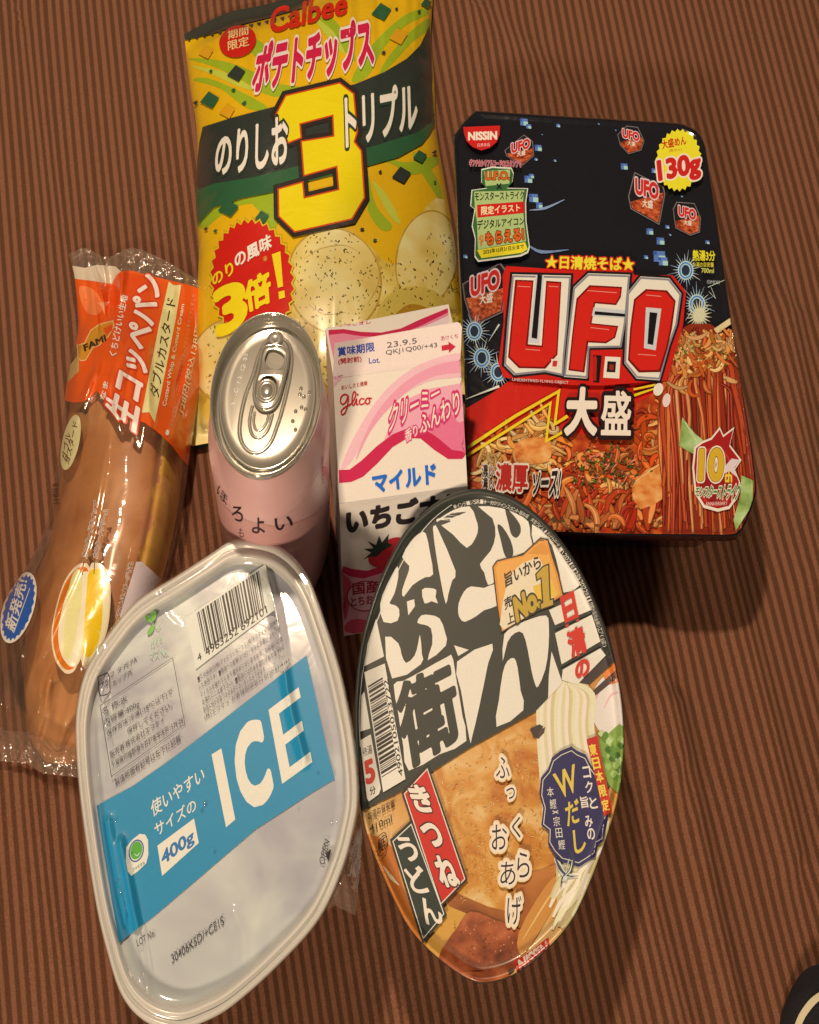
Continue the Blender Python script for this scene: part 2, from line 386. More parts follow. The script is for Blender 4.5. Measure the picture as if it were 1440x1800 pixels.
def refine(P, T, L):
    P = [tuple(p) for p in P]; T = [tuple(t) for t in T]
    for _ in range(12):
        PA = np.array(P); TA = np.array(T); e = np.stack([np.linalg.norm(PA[TA[:, i]]-PA[TA[:, (i+1) % 3]], axis=1) for i in range(3)], 1)
        if (e <= L).all(): break
        mid = {}; out = []
        def mp(a, b):
            k = (a, b) if a < b else (b, a)
            if k not in mid: mid[k] = len(P); P.append(((P[a][0]+P[b][0])/2, (P[a][1]+P[b][1])/2))
            return mid[k]
        for t, ee in zip(T, e):
            m = [mp(t[i], t[(i+1) % 3]) if ee[i] > L else None for i in range(3)]; c = sum(x is not None for x in m)
            if c == 0: out.append(t)
            elif c == 1:
                i = next(i for i in range(3) if m[i] is not None); out += [(t[i], m[i], t[(i+2) % 3]), (m[i], t[(i+1) % 3], t[(i+2) % 3])]
            elif c == 2:
                i = next(i for i in range(3) if m[i] is None); a, b, c_ = t[i], t[(i+1) % 3], t[(i+2) % 3]; m1, m2 = m[(i+1) % 3], m[(i+2) % 3]
                out += [(m1, c_, m2), (a, b, m1), (a, m1, m2)]
            else: out += [(t[0], m[0], m[2]), (m[0], t[1], m[1]), (m[2], m[1], t[2]), (m[0], m[1], m[2])]
        T = out
    return np.array(P), np.array(T)
def loops_mesh(loops, cap_last=True, cap_first=False):
    """stack of closed loops with the same count, bridged"""
    V = np.concatenate([np.asarray(l, float) for l in loops]); n = len(loops[0]); Fc = []
    for k in range(len(loops)-1):
        for i in range(n): j = (i+1) % n; Fc.append((k*n+i, k*n+j, (k+1)*n+j, (k+1)*n+i))
    if cap_last:
        c = len(V); V = np.vstack([V, np.asarray(loops[-1]).mean(0)]); b = (len(loops)-1)*n
        for i in range(n): Fc.append((b+i, b+(i+1) % n, c))
    if cap_first:
        c = len(V); V = np.vstack([V, np.asarray(loops[0]).mean(0)])
        for i in range(n): Fc.append((c, (i+1) % n, i))
    return V, Fc
def tube(path, r, n=8):
    P = np.array(path, float); V = []; Fc = []; up = np.array([0, 0, 1.0]); N = len(P)
    for i in range(N):
        t = P[min(i+1, N-1)]-P[max(i-1, 0)]; t /= np.linalg.norm(t)+1e-12; a = np.cross(t, up); a /= np.linalg.norm(a)+1e-12; b = np.cross(a, t)
        for k in range(n): th = 2*math.pi*k/n; V.append(P[i]+r*(a*math.cos(th)+b*math.sin(th)))
    for i in range(N-1):
        for k in range(n): j = (k+1) % n; Fc.append((i*n+k, i*n+j, (i+1)*n+j, (i+1)*n+k))
    return np.array(V), Fc
# ------------------------------------------------------------ the striped cloth everything lies on
FOLDS = [([(1190, 1240), (1225, 1420), (1262, 1620), (1310, 1830)], 14, .0045), ([(1085, 1020), (1150, 1160), (1190, 1330)], 22, .0035), ([(1270, 900), (1320, 1120), (1370, 1330), (1400, 1500)], 16, .003),
         ([(1395, 560), (1420, 800), (1450, 1000)], 18, .003), ([(1100, 1400), (1150, 1600), (1210, 1800)], 16, .002), ([(60, 1380), (90, 1560), (140, 1790)], 18, .0025), ([(40, 60), (90, 300), (140, 520)], 24, .001), ([(850, 20), (1040, 190)], 20, .002)]
def build_cloth():
    nx, ny = 380, 460; X = np.linspace(-.62, .62, nx+1); Y = np.linspace(-.55, .95, ny+1); GX, GY = np.meshgrid(X, Y)
    P = np.stack([GX.ravel(), GY.ravel(), np.zeros(GX.size)], 1); q = proj(P); u = (q[:, 0]+615)*np.exp(-.00013*q[:, 1])
    z = .0006*sinnoise(P[:, 0]*6, P[:, 1]*6, 3, 9, .5, 3); near = (q[:, 0] > -300) & (q[:, 0] < 1800) & (q[:, 1] > -400) & (q[:, 1] < 2300)
    for pts, w, h in FOLDS:
        L = np.array(cat(pts, 8)); d = np.full(len(q), 1e9); sg = np.zeros(len(q)); 
        for i in range(len(L)-1):
            a, b = L[i], L[i+1]; e = b-a; t = np.clip(((q-a)@e)/(e@e), 0, 1); v = q-a-t[:, None]*e; dd = np.hypot(v[:, 0], v[:, 1]); m = dd < d; d[m] = dd[m]; sg[m] = np.sign(v[m, 0]*e[1]-v[m, 1]*e[0])
        sd = d*sg; z += np.where(near, h*np.exp(-np.where(sd < 0, (sd/(w*2.2))**2, (sd/w)**2)), 0); u += np.where(near, 4*np.tanh(sd/w)*np.exp(-(sd/(w*4))**2), 0)
    u += .9*sinnoise(q[:, 0]/700, q[:, 1]/1300, 5, 7, .5, 2.5)
    P[:, 2] = z
    m, n, b, t = nodes_mat('striped_weave', .85); uv = n.nodes.new('ShaderNodeUVMap'); s = n.nodes.new('ShaderNodeSeparateXYZ'); n.links.new(uv.outputs[0], s.inputs[0])
    def math_(op, *a):
        k = n.nodes.new('ShaderNodeMath'); k.operation = op
        for i, x in enumerate(a):
            if isinstance(x, (int, float)): k.inputs[i].default_value = x
            else: n.links.new(x, k.inputs[i])
        return k.outputs[0]
    def noise(scale, detail=3, src=None):
        k = n.nodes.new('ShaderNodeTexNoise'); k.inputs['Scale'].default_value = scale; k.inputs['Detail'].default_value = detail; n.links.new(src or t.outputs['Object'], k.inputs['Vector']); return k.outputs[0]
    mp = n.nodes.new('ShaderNodeMapping'); mp.inputs['Scale'].default_value = (1, .03, 1); n.links.new(uv.outputs[0], mp.inputs[0])
    thr = noise(90, 2, mp.outputs[0])              # single threads running along the stripes
    u2 = math_('ADD', s.outputs[0], math_('MULTIPLY', math_('SUBTRACT', noise(260), .5), .12))
    w1 = math_('SINE', math_('MULTIPLY', u2, 2*math.pi)); w2 = math_('SINE', math_('MULTIPLY', u2, 2*math.pi*.5)); w3 = math_('SINE', math_('MULTIPLY', u2, 2*math.pi*.217))
    v = math_('ADD', math_('ADD', math_('MULTIPLY', w1, 1.0), math_('MULTIPLY', w2, .16)), math_('MULTIPLY', w3, .14))
    v = math_('ADD', v, math_('MULTIPLY', math_('SUBTRACT', thr, .5), .7))
    mr = n.nodes.new('ShaderNodeMapRange'); mr.interpolation_type = 'SMOOTHSTEP'; n.links.new(v, mr.inputs[0]); mr.inputs[1].default_value = -.55; mr.inputs[2].default_value = .55
    c1 = n.nodes.new('ShaderNodeMixRGB'); c1.inputs[1].default_value = alb((92, 52, 29)); c1.inputs[2].default_value = alb((132, 80, 53)); n.links.new(mr.outputs[0], c1.inputs[0])
    c2 = n.nodes.new('ShaderNodeMixRGB'); c2.blend_type = 'MULTIPLY'; c2.inputs[0].default_value = .8; n.links.new(c1.outputs[0], c2.inputs[1])
    r = n.nodes.new('ShaderNodeValToRGB'); r.color_ramp.elements[0].color = (.62, .62, .60, 1); r.color_ramp.elements[1].color = (1.3, 1.25, 1.2, 1); r.color_ramp.elements[0].position = .3; r.color_ramp.elements[1].position = .7
    n.links.new(noise(1500, 2), r.inputs[0]); n.links.new(r.outputs[0], c2.inputs[2]); n.links.new(c2.outputs[0], b.inputs['Base Color'])
    b.inputs['Specular IOR Level'].default_value = .15; b.inputs['Sheen Weight'].default_value = .15; b.inputs['Sheen Tint'].default_value = (1, .7, .5, 1)
    bp = n.nodes.new('ShaderNodeBump'); bp.inputs['Strength'].default_value = .35; bp.inputs['Distance'].default_value = .0006
    n.links.new(math_('ADD', math_('MULTIPLY', mr.outputs[0], .6), noise(2200, 2)), bp.inputs['Height']); n.links.new(bp.outputs[0], b.inputs['Normal'])
    o = mesh_obj('striped_bedcover', P, [(a, a+1, a+nx+2, a+nx+1) for j in range(ny) for a in range(j*(nx+1), j*(nx+1)+nx)], m); o['kind'] = 'structure'
    uvl = o.data.uv_layers.new(name='stripes'); li = np.empty(len(o.data.loops), np.int32); o.data.loops.foreach_get('vertex_index', li)
    uvs = np.stack([u[li]/14.0, P[li, 1]*10], 1); uvl.data.foreach_set('uv', uvs.ravel())
    far = mesh_obj('ground', [(-6, -5, -.03), (6, -5, -.03), (6, 7, -.03), (-6, 7, -.03)], [(0, 1, 2, 3)], noise_mat('floor_brown', [(96, 62, 42), (120, 78, 54)], 3, .8)); far['kind'] = 'structure'
build_cloth()
# ------------------------------------------------------------ snack bag
Y1, LG, DG, MG, OR, RD, CRM, BLK = (228, 168, 16), (158, 168, 30), (50, 52, 42), (48, 88, 50), (222, 150, 25), (205, 32, 20), (244, 228, 200), (38, 32, 28)
def build_snack():
    top = [(324, 60), (400, 22), (480, 4), (600, -40), (762, -84)]; bot = [(338, 784), (480, 758), (650, 722), (832, 690)]
    left = [(324, 60), (329, 110), (336, 165), (343, 205), (347, 250), (346, 300), (344, 345), (347, 400), (350, 440), (346, 520), (340, 640), (338, 784)]
    right = [(762, -84), (761, 0), (758, 60), (764, 150), (768, 235), (780, 310), (790, 370), (801, 440), (811, 548), (824, 620), (832, 690)]
    nu, nv = 110, 150; G = coons(cat(top, 8), bot, cat(left, 6), cat(right, 6), nu, nv)
    U, V = np.meshgrid(np.linspace(-1, 1, nu+1), np.linspace(-1, 1, nv+1))
    edge = np.clip((1-np.abs(U)**2.6), 0, 1)**.62*np.clip((1-np.abs(V)**5), 0, 1)**.7
    z = .004+.036*edge
    seal = np.clip((np.abs(V)-.90)/.05, 0, 1); z = z*(1-seal)+.006*seal
    wr = sinnoise(U*1.2, V*1.6, 11, 10, .6, 2.4)*.0016*edge
    # creases run in from the seals and the sides
    for k in range(26):
        r_ = random.Random(k); u0 = r_.uniform(-.95, .95); sgn = r_.choice([-1, 1]); L = r_.uniform(.18, .5); w = r_.uniform(.02, .05)
        wr += r_.uniform(-.0022, .0022)*np.exp(-((U-u0-(.1*r_.uniform(-1, 1))*(1-sgn*V))/w)**2)*np.exp(-((1-sgn*V)/L)**2)
    for k in range(18):
        r_ = random.Random(k+90); v0 = r_.uniform(-.85, .85); sgn = r_.choice([-1, 1]); L = r_.uniform(.08, .3); w = r_.uniform(.02, .05)
        wr += r_.uniform(-.003, .003)*np.exp(-((V-v0-.25*(1-sgn*U)*r_.uniform(-1, 1))/w)**2)*np.exp(-((1-sgn*U)/L)**2)
    z = np.maximum(z+wr*np.clip(edge*3, .3, 1), .003)
    Vt = ats(G.reshape(-1, 2), z.ravel()); Fc = grid_faces(nu, nv)
    base = Vt.mean(0); base[2] = 0; t = thing('snack_bag', 'large yellow and green crisp bag lying flat with a big yellow 3', 'snack bag', base)
    film = mesh_obj('front_film', Vt, Fc, pm(Y1, 'film'), t)
    low = Vt.copy(); low[:, 2] = np.minimum(.002, low[:, 2]); back = mesh_obj('back_film', low, Fc, pm((60, 60, 48), 'film'), t)
    bd = [tuple(p) for p in list(G[0])+list(G[1:, -1])+list(G[-1, ::-1][1:])+list(G[::-1, 0][1:-1])]
    A = Art(Vt, Fc, t, 'film', None, 10, base=1.0e-4, tol=1.1e-5, step=3e-5, minedge=2.5); A.clip = None
    bx0 = lambda pts: pts
    # picture printed on the film
    A.begin('front_print'); A.zoom(300, 0, 2.769)
    inner = [tuple(p) for p in list(G[6, 2:-2])+list(G[7:-7, -3])+list(G[-7, ::-1][2:-2])+list(G[::-1, 2][7:-7])]
    A.clip = None
    for P in ([(85, 285), (200, 320), (330, 380), (500, 470), (640, 430), (500, 400), (360, 330), (220, 290)], [(110, 390), (240, 430), (380, 530), (470, 520), (330, 440), (180, 380)], [(400, 180), (380, 240), (450, 300), (520, 330), (480, 240), (420, 190)],
              [(640, 90), (720, 120), (800, 200), (900, 300), (860, 180), (760, 60), (700, 60)], [(1240, 40), (1130, 80), (980, 220), (880, 390), (960, 370), (1040, 230), (1150, 120), (1250, 70)], [(1255, 90), (1160, 160), (1050, 290), (1020, 360), (1080, 310), (1170, 210), (1255, 140)],
              [(130, 1090), (240, 1000), (400, 960), (500, 930), (480, 980), (330, 1000), (230, 1060), (170, 1108)], [(960, 800), (1060, 790), (1180, 850), (1300, 800), (1280, 760), (1150, 790), (1040, 770)], [(960, 850), (1000, 1000), (1080, 1100), (1030, 1120), (960, 1020)],
              [(1180, 740), (1240, 780), (1310, 900), (1320, 980), (1260, 900), (1200, 800)], [(400, 980), (520, 950), (520, 1090), (480, 1130), (440, 1040)]):
        A.poly(P, LG, 4, step=2e-6)
    for P in ([(95, 320), (260, 350), (420, 440), (330, 420), (200, 360)], [(980, 880), (1060, 960), (1120, 1090), (1060, 1040)], [(690, 80), (790, 150), (850, 260), (800, 220)]): A.poly(P, (196, 190, 60), 4, step=1e-6)
    A.off += 2.5e-5
    # speckled crisps
    chip = noise_mat('crisp_surface', [(168, 118, 26), (212, 168, 60), (230, 190, 92), (236, 204, 122)], 45, .35, .4, 5)
    A.zoom(320, 340, 2.88)
    A.poly([(150, 700), (330, 560), (545, 640), (552, 540), (560, 400), (590, 290), (640, 225), (720, 190), (805, 170), (900, 222), (985, 300), (1060, 360), (1130, 300), (1180, 180), (1240, 60), (1330, 30), (1352, 250), (1385, 560), (1440, 900), (1450, 1010), (900, 1160), (70, 1275), (100, 900)], chip, 2)
    rimc = noise_mat('crisp_edge', [(176, 126, 30), (208, 160, 56)], 60, .35, .4, 4); c2 = noise_mat('crisp_face', [(206, 160, 62), (228, 190, 100), (238, 212, 140)], 30, .35, .4, 5)
    for cx, cy, rx, ry, ro in ((1240, 330, 150, 240, 10), (1010, 820, 330, 250, -8), (300, 860, 250, 230, 10), (770, 440, 232, 262, -14)):
        A.ell(cx, cy, rx+9, ry+9, rimc, ro, 48); A.ell(cx, cy, rx, ry, c2, ro, 48)
    A.line([(620, 330), (700, 280), (820, 262), (900, 300)], [2, 8, 2], (206, 164, 84), smooth=5); A.line([(940, 560), (990, 470), (1000, 390)], [2, 9, 2], (196, 150, 66), smooth=5); A.line([(640, 560), (720, 610), (830, 600)], [2, 8, 2], (200, 156, 70), smooth=5)
    A.poly([(1000, 640), (1040, 520), (1160, 470), (1290, 500), (1350, 600), (1300, 660)], (208, 170, 70), 4); A.poly([(1070, 640), (1150, 560), (1260, 590), (1240, 650)], (176, 122, 30), 4)
    r_ = random.Random(3)
    for k in range(1100):
        x, y = r_.uniform(120, 1420), r_.uniform(180, 1180)
        inside = (x > 575 or y > 640) and y > 200 and not (x < 620 and y < 300) and not (900 < x < 1230 and y < 320)
        if not inside: continue
        a = r_.uniform(0, 3.14); l = r_.uniform(2, 8); w = r_.uniform(2.5, 6)
        A.line([(x-l*math.cos(a), y-l*math.sin(a)), (x+l*math.cos(a), y+l*math.sin(a))], [w, w*.5], r_.choice([(62, 50, 20), (90, 70, 25), (120, 88, 30), (45, 40, 20)]), step=5e-7)
    # dark band with the mid green edge
    A.zoom(300, 0, 2.769)
    A.poly([(138, 700), (155, 618), (300, 572), (530, 512), (720, 455), (900, 408), (1040, 350), (1150, 285), (1215, 220), (1262, 120), (1272, 300), (1272, 420), (1285, 600), (1262, 650), (1225, 700), (1110, 765), (945, 812), (640, 890), (520, 930), (350, 965), (210, 1010), (130, 1090), (118, 960)], MG, 0)
    A.poly([(138, 700), (155, 618), (300, 572), (530, 512), (720, 455), (900, 408), (1040, 350), (1150, 285), (1215, 220), (1262, 120), (1272, 300), (1272, 420), (1275, 590), (1200, 645), (950, 722), (600, 812), (400, 862), (210, 893), (140, 920), (116, 900)], DG, 0)
    A.poly([(60, 195), (180, 170), (340, 120), (480, 85), (640, 40), (700, 0), (500, -20), (300, 20), (120, 100), (62, 150)], (58, 54, 40))
    for k in range(14): x = 75+k*38; A.poly([(x, 188-k*8.6), (x+24, 182-k*8.6), (x+17, 200-k*8.6)], (58, 54, 40), step=5e-7)
    for x, y, s_, c in ((320, 355, 46, DG), (190, 485, 48, MG), (1027, 55, 50, MG), (1110, 175, 46, OR), (172, 252, 38, OR), (275, 540, 40, OR), (195, 345, 10, MG), (305, 437, 12, MG), (357, 500, 13, MG), (1037, 255, 12, DG), (1100, 42, 9, DG), (1210, 55, 10, DG), (1215, 760, 36, MG), (1125, 850, 48, DG), (280, 1012, 50, MG), (445, 1055, 36, MG), (1020, 835, 10, DG), (1245, 15, 28, MG), (1285, 740, 14, DG), (1287, 885, 8, MG), (120, 500, 14, DG), (1270, 560, 18, DG)):
        a = (x*7 % 50)/60; A.poly([(x-s_, y+s_*.25), (x-s_*.2+a*8, y-s_*.85), (x+s_*.95, y-s_*.2), (x+s_*.25, y+s_*.9)], c, step=5e-7)
    A.zoom(320, 340, 2.88)
    for x, y, s_, c in ((120, 180, 12, DG), (168, 190, 12, MG), (912, 180, 13, DG), (977, 235, 12, MG), (238, 80, 50, MG), (405, 115, 34, MG)): A.poly([(x-s_, y+s_*.2), (x-s_*.2, y-s_*.7), (x+s_, y-s_*.2), (x+s_*.25, y+s_*.7)], c, step=5e-7)
    A.off += 3e-5
    A.burst(355, 440, 222, 322, 34, .075, (214, 178, 30), -4); A.burst(355, 440, 212, 312, 34, .075, RD, -4)
    A.zoom(300, 0, 2.769); A.begin('badge_print'); A.ell(326, 200, 92, 76, RD, -22)
    A.text('期間', [(280, 192), (378, 166), (378, 128), (278, 150)], (240, 200, 120), .01); A.text('限定', [(280, 246), (382, 220), (378, 174), (278, 200)], (240, 200, 120), .01)
    A.begin('maker_lettering'); A.text('Calbee', [(483, 160), (855, 64), (862, -40), (492, 44)], (214, 40, 18), .03)
    A.begin('title_lettering')
    A.text('ポテトチップス', [(392, 450), (990, 310), (968, 82), (432, 222)], (206, 30, 62), .05, [(.105, (238, 205, 185))], 44)
    A.begin('number_print')
    T3 = [(515, 560), (563, 468), (822, 407), (888, 458), (905, 640), (890, 690), (925, 735), (940, 960), (880, 1062), (605, 1124), (530, 1050), (528, 922), (640, 890), (647, 967), (822, 925), (812, 805), (652, 850), (640, 690), (798, 665), (793, 556), (626, 600), (632, 668), (575, 690)]
    A.line(T3, 56, (48, 36, 28), closed=True); A.line(T3, 15, (206, 70, 18), closed=True); A.poly(T3, (236, 200, 12))
    A.begin('flavour_lettering')
    A.text('のりしお', [(215, 855), (572, 792), (568, 562), (226, 662)], (240, 228, 205), .03, [(.09, (52, 54, 40))], 40)
    A.begin('flavour_lettering')
    A.text('トリプル', [(855, 714), (1202, 618), (1195, 398), (848, 468)], (240, 228, 205), .03, [(.09, (46, 60, 38))], 40)
    A.zoom(320, 340, 2.88); A.begin('burst_lettering')
    A.text('のり', [(160, 470), (264, 402), (250, 342), (150, 412)], (236, 196, 30), .03); A.text('の風味', [(274, 378), (454, 274), (448, 200), (262, 305)], (240, 222, 195), .03)
    A.text('3', [(190, 722), (322, 650), (302, 440), (166, 500)], (240, 200, 25), .045); A.text('倍', [(330, 602), (450, 545), (438, 382), (308, 462)], (240, 200, 25), .04); A.poly([(455, 308), (498, 292), (512, 470), (486, 478)], (240, 200, 25)); A.poly([(488, 498), (518, 490), (522, 526), (492, 536)], (240, 200, 25))
    A.text('※', [(412, 348), (434, 340), (430, 312), (408, 320)], (225, 150, 60)); A.end()
build_snack()
# ------------------------------------------------------------ boxed noodles
def resamp(pts, n):
    P = list(map(tuple, pts))+[tuple(pts[0])]; return along(P, np.linspace(0, 1, n, endpoint=False))
def shrinkpx(P, k, c=None):
    P = np.asarray(P, float); c = P.mean(0) if c is None else np.asarray(c); return c+(P-c)*k
def ribbon_noodles(A, n, start, bend, w, cols, seed, step=1.2e-6):
    r_ = random.Random(seed)
    for k in range(n):
        p, a, l = start(r_); c = r_.uniform(-bend, bend); c2 = r_.uniform(-bend, bend); pts = [p]
        for i in range(5):
            a += c*.25+c2*.12*i; pts.append((pts[-1][0]+math.cos(a)*l/5, pts[-1][1]+math.sin(a)*l/5))
        b = r_.choice(cols); g = r_.uniform(.8, 1.12); b = tuple(int(min(250, x*g)) for x in b); b = (b[0]//6*6, b[1]//6*6, b[2]//6*6)
        ww = w*r_.uniform(.7, 1.2); A.line(pts, [ww*.8, ww*1.3, ww*1.3, ww*.8], tuple(int(x*.62) for x in b), smooth=2, step=step); A.line(pts, [ww*.4, ww, ww, ww*.4], b, smooth=2, step=step)
        if r_.random() < .45: A.line([(x-ww*.15, y-ww*.2) for x, y in pts], [ww*.05, ww*.25, ww*.05], tuple(min(245, int(x*1.2)+25) for x in b), smooth=2, step=step)
def rings_shape(out, scales, zs, n=160):
    loops = []
    O = resamp(out, n); c = O.mean(0)
    for s_, z in zip(scales, zs): loops.append(ats(shrinkpx(O, s_, c), z))
    return loops
def build_box():
    out = cat([(836, 194), (1010, 205), (1196, 216)], 4)[:-1]+cat([(1196, 216), (1226, 230), (1240, 254)], 4)[:-1]+cat([(1240, 254), (1264, 410), (1290, 590), (1323, 790)], 3)[:-1]+cat([(1323, 790), (1330, 850), (1328, 878), (1305, 935), (1286, 944)], 3)[:-1]+cat([(1286, 944), (1100, 942), (990, 939), (850, 934)], 3)[:-1]+cat([(850, 934), (826, 922), (820, 880)], 3)[:-1]+cat([(820, 880), (818, 700), (812, 560), (805, 420), (799, 262)], 3)[:-1]+[(797, 240), (815, 214)]
    Z = .056; L = rings_shape(out, [1, .996, .988, .978, .972, .96, .93, .88, .8, .7, .6, .5, .4, .3, .2, .1], [Z-.003, Z-.0006, Z, Z-.0003, Z-.0008]+[Z-.0009]*11, 220)
    V, Fc = loops_mesh(L); q = proj(V)
    base = V.mean(0); base[2] = 0; t = thing('noodle_box', 'black and red rectangular tray of fried noodles sealed under printed film', 'noodle box', base)
    mesh_obj('top_film', V, Fc, pm((26, 24, 26), 'gloss'), t)
    O = resamp(out, 160); c = O.mean(0); S = []
    rim = ats(O, Z-.0035); cw = rim.mean(0)
    for k, z in ((1.0, Z-.0036), (1.0, Z-.008), (.955, Z-.010), (.93, .035), (.86, .004), (.84, .0015)):
        l = cw+(rim-cw)*k; l[:, 2] = z; S.append(l)
    V2, F2 = loops_mesh(S); mesh_obj('tray_side', V2, F2, noise_mat('tray_print', [(20, 14, 14), (60, 20, 16), (28, 18, 16)], 30, .25, .5), t)
    A = Art(V, Fc, t, 'gloss', shrinkpx(O, .988, O.mean(0)), 60, base=8e-5)
    K = (26, 24, 26)
    A.begin('picture_print'); A.zoom(790, 180, 2.667)
    for x, y, s_ in ((350, 92, 34), (372, 112, 22), (417, 213, 30), (370, 360, 34), (395, 448, 40), (422, 482, 28), (820, 300, 30), (940, 605, 30), (1022, 583, 17), (990, 650, 34), (985, 722, 52), (1003, 745, 40), (922, 725, 18), (960, 320, 22), (510, 108, 17), (495, 272, 12), (75, 722, 18), (1210, 655, 18), (1090, 440, 9), (435, 150, 6), (406, 266, 14), (850, 120, 8), (780, 130, 7), (700, 100, 8), (1035, 620, 10), (385, 345, 22)):
        for dx, dy, k, cc in ((0, 0, 1, (92, 118, 168)), (s_*.25, s_*.2, .6, (170, 200, 222)), (-s_*.4, -s_*.3, .35, (58, 84, 150))): A.poly([(x+dx-s_*k/2, y+dy-s_*k/2), (x+dx+s_*k/2, y+dy-s_*k/2+2), (x+dx+s_*k/2, y+dy+s_*k/2), (x+dx-s_*k/2, y+dy+s_*k/2-2)], cc)
    # pale curved light streaks crossing the night sky
    A.line([(375, 505), (450, 495), (540, 455)], [2, 12, 3], (140, 150, 170), smooth=5); A.line([(360, 660), (430, 700), (560, 690)], [2, 16, 3], (120, 132, 158), smooth=5)
    minis = ([(258, 225), (350, 150), (392, 182), (398, 250), (340, 300), (268, 252)], [(788, 150), (832, 108), (885, 115), (915, 180), (900, 225), (840, 243), (800, 200)], [(838, 440), (868, 325), (1005, 395), (1013, 430), (985, 575), (850, 500)], [(1048, 500), (1065, 465), (1150, 472), (1180, 540), (1175, 610), (1130, 625), (1060, 590)], [(60, 850), (240, 750), (278, 800), (250, 985), (110, 1052), (70, 925)])
    brown = noise_mat('small_noodle_print', [(96, 30, 14), (190, 74, 34), (214, 120, 66)], 420, .2, .5, 3)
    for P in minis:
        c_ = np.mean(P, 0); P = np.array(P, float); w = np.ptp(P[:, 0]); h = np.ptp(P[:, 1])
        A.poly(P, (120, 104, 96)); A.poly(shrinkpx(P, .94), (36, 26, 26)); m = c_[1]-h*.05
        lowp = clip_convex([tuple(p) for p in shrinkpx(P, .9)], (lambda a, b: [(a[0], a[1]), (b[0], b[1]), (b[0], 3000), (a[0], 3000)])((c_[0]-w, m+h*.25), (c_[0]+w, m-h*.15)))
        if lowp: A.poly(lowp, brown)
        sl = .25 if w > 80 and P[0][0] > 500 else -.3
        A.text('UFO', [(c_[0]-w*.3, c_[1]-h*.02-sl*w*.3), (c_[0]+w*.3, c_[1]-h*.02+sl*w*.3), (c_[0]+w*.3, c_[1]-h*.3+sl*w*.3), (c_[0]-w*.3, c_[1]-h*.3-sl*w*.3)], (206, 44, 34), .05, [(.12, (226, 190, 180))], 24)
        A.text('大盛', [(c_[0]-w*.12, c_[1]+h*.18), (c_[0]+w*.16, c_[1]+h*.18+sl*w*.2), (c_[0]+w*.16, c_[1]+h*.03+sl*w*.2), (c_[0]-w*.12, c_[1]+h*.03)], (235, 215, 200), .02, (), 24)
    # left plasma rings and sparks
    A.zoom(790, 440, 2.618)
    def ring(x, y, r):
        for k in range(26):
            a = k*.2417+x; l = r*(1.3+((k*37) % 11)/9); A.line([(x+math.cos(a)*r*.9, y+math.sin(a)*r*1.05), (x+math.cos(a)*l, y+math.sin(a)*l*1.15)], [5, .8], (150, 165, 175) if k % 3 else (205, 200, 180), step=2e-6)
        A.ell(x, y, r, r*1.2, (190, 206, 220)); A.ell(x, y, r*.86, r*1.06, (84, 122, 186)); A.ell(x, y, r*.66, r*.86, (176, 200, 214)); A.ell(x, y, r*.52, r*.7, (42, 48, 62))
    for x, y, r in ((115, 372, 36), (150, 495, 38), (225, 560, 36), (1088, 92, 36), (1140, 248, 38)): ring(x, y, r)
    A.line([(75, 685), (230, 625)], [2, 12], (226, 214, 200)); A.line([(1190, 170), (1270, 135)], [4, 2], (214, 214, 206)); A.line([(1195, 190), (1225, 220), (1205, 170)], [2, 5, 2], (200, 205, 205)); A.line([(230, 340), (180, 420)], [8, 1], (210, 205, 195))
    A.burst(1150, 300, 60, 80, 22, .6, (214, 198, 150), 8, )
    # red field, noodles below
    A.poly([(60, 738), (200, 655), (290, 590), (620, 600), (985, 585), (985, 700), (1000, 900), (60, 960)], (206, 34, 22))
    base_m = noise_mat('noodle_sauce_print', [(110, 24, 8), (176, 54, 18), (206, 92, 34)], 130, .16, .6, 4)
    A.poly([(60, 962), (80, 938), (300, 800), (465, 700), (446, 872), (530, 832), (700, 860), (850, 850), (862, 700), (940, 660), (1100, 660), (1460, 900), (1460, 1400), (40, 1400)], base_m)
    def st(r_):
        while True:
            x, y = r_.uniform(85, 1000), r_.uniform(720, 1300); lim = 962-(x-60)*.62 if x < 470 else (900 if x < 850 else 720)
            if y > lim+25: return (x, y), r_.uniform(0, 6.28), r_.uniform(60, 150)
    noo = [(222, 96, 34), (232, 124, 50), (206, 74, 26), (238, 156, 82), (186, 56, 22), (228, 108, 50), (236, 140, 62)]
    ribbon_noodles(A, 300, st, 1.5, 21, noo, 5)
    def st2(r_):
        while True:
            x, y = r_.uniform(110, 460), r_.uniform(760, 1000)
            if y > 962-(x-60)*.62+40: return (x, y), r_.uniform(0, 6.28), r_.uniform(50, 110)
    ribbon_noodles(A, 70, st2, 1.5, 18, [(232, 160, 80), (238, 184, 110), (220, 136, 60)], 6)
    def st3(r_): return (r_.uniform(480, 980), r_.uniform(1180, 1320)), r_.uniform(-1.9, -1.1), r_.uniform(90, 170)
    ribbon_noodles(A, 60, st3, 1.2, 24, [(196, 66, 26), (214, 104, 44), (170, 44, 20), (226, 132, 66)], 8)
    cab = noise_mat('cabbage_print', [(196, 90, 30), (226, 138, 62), (236, 170, 96)], 160, .18, .5, 3)
    A.poly([(300, 905), (345, 868), (440, 862), (470, 900), (455, 970), (350, 985), (308, 960)], cab, 3); A.poly([(840, 1075), (975, 978), (1015, 1090), (1000, 1130), (880, 1192)], cab, 2); A.line([(840, 1075), (975, 978)], 5, (240, 180, 110))
    r_ = random.Random(12)
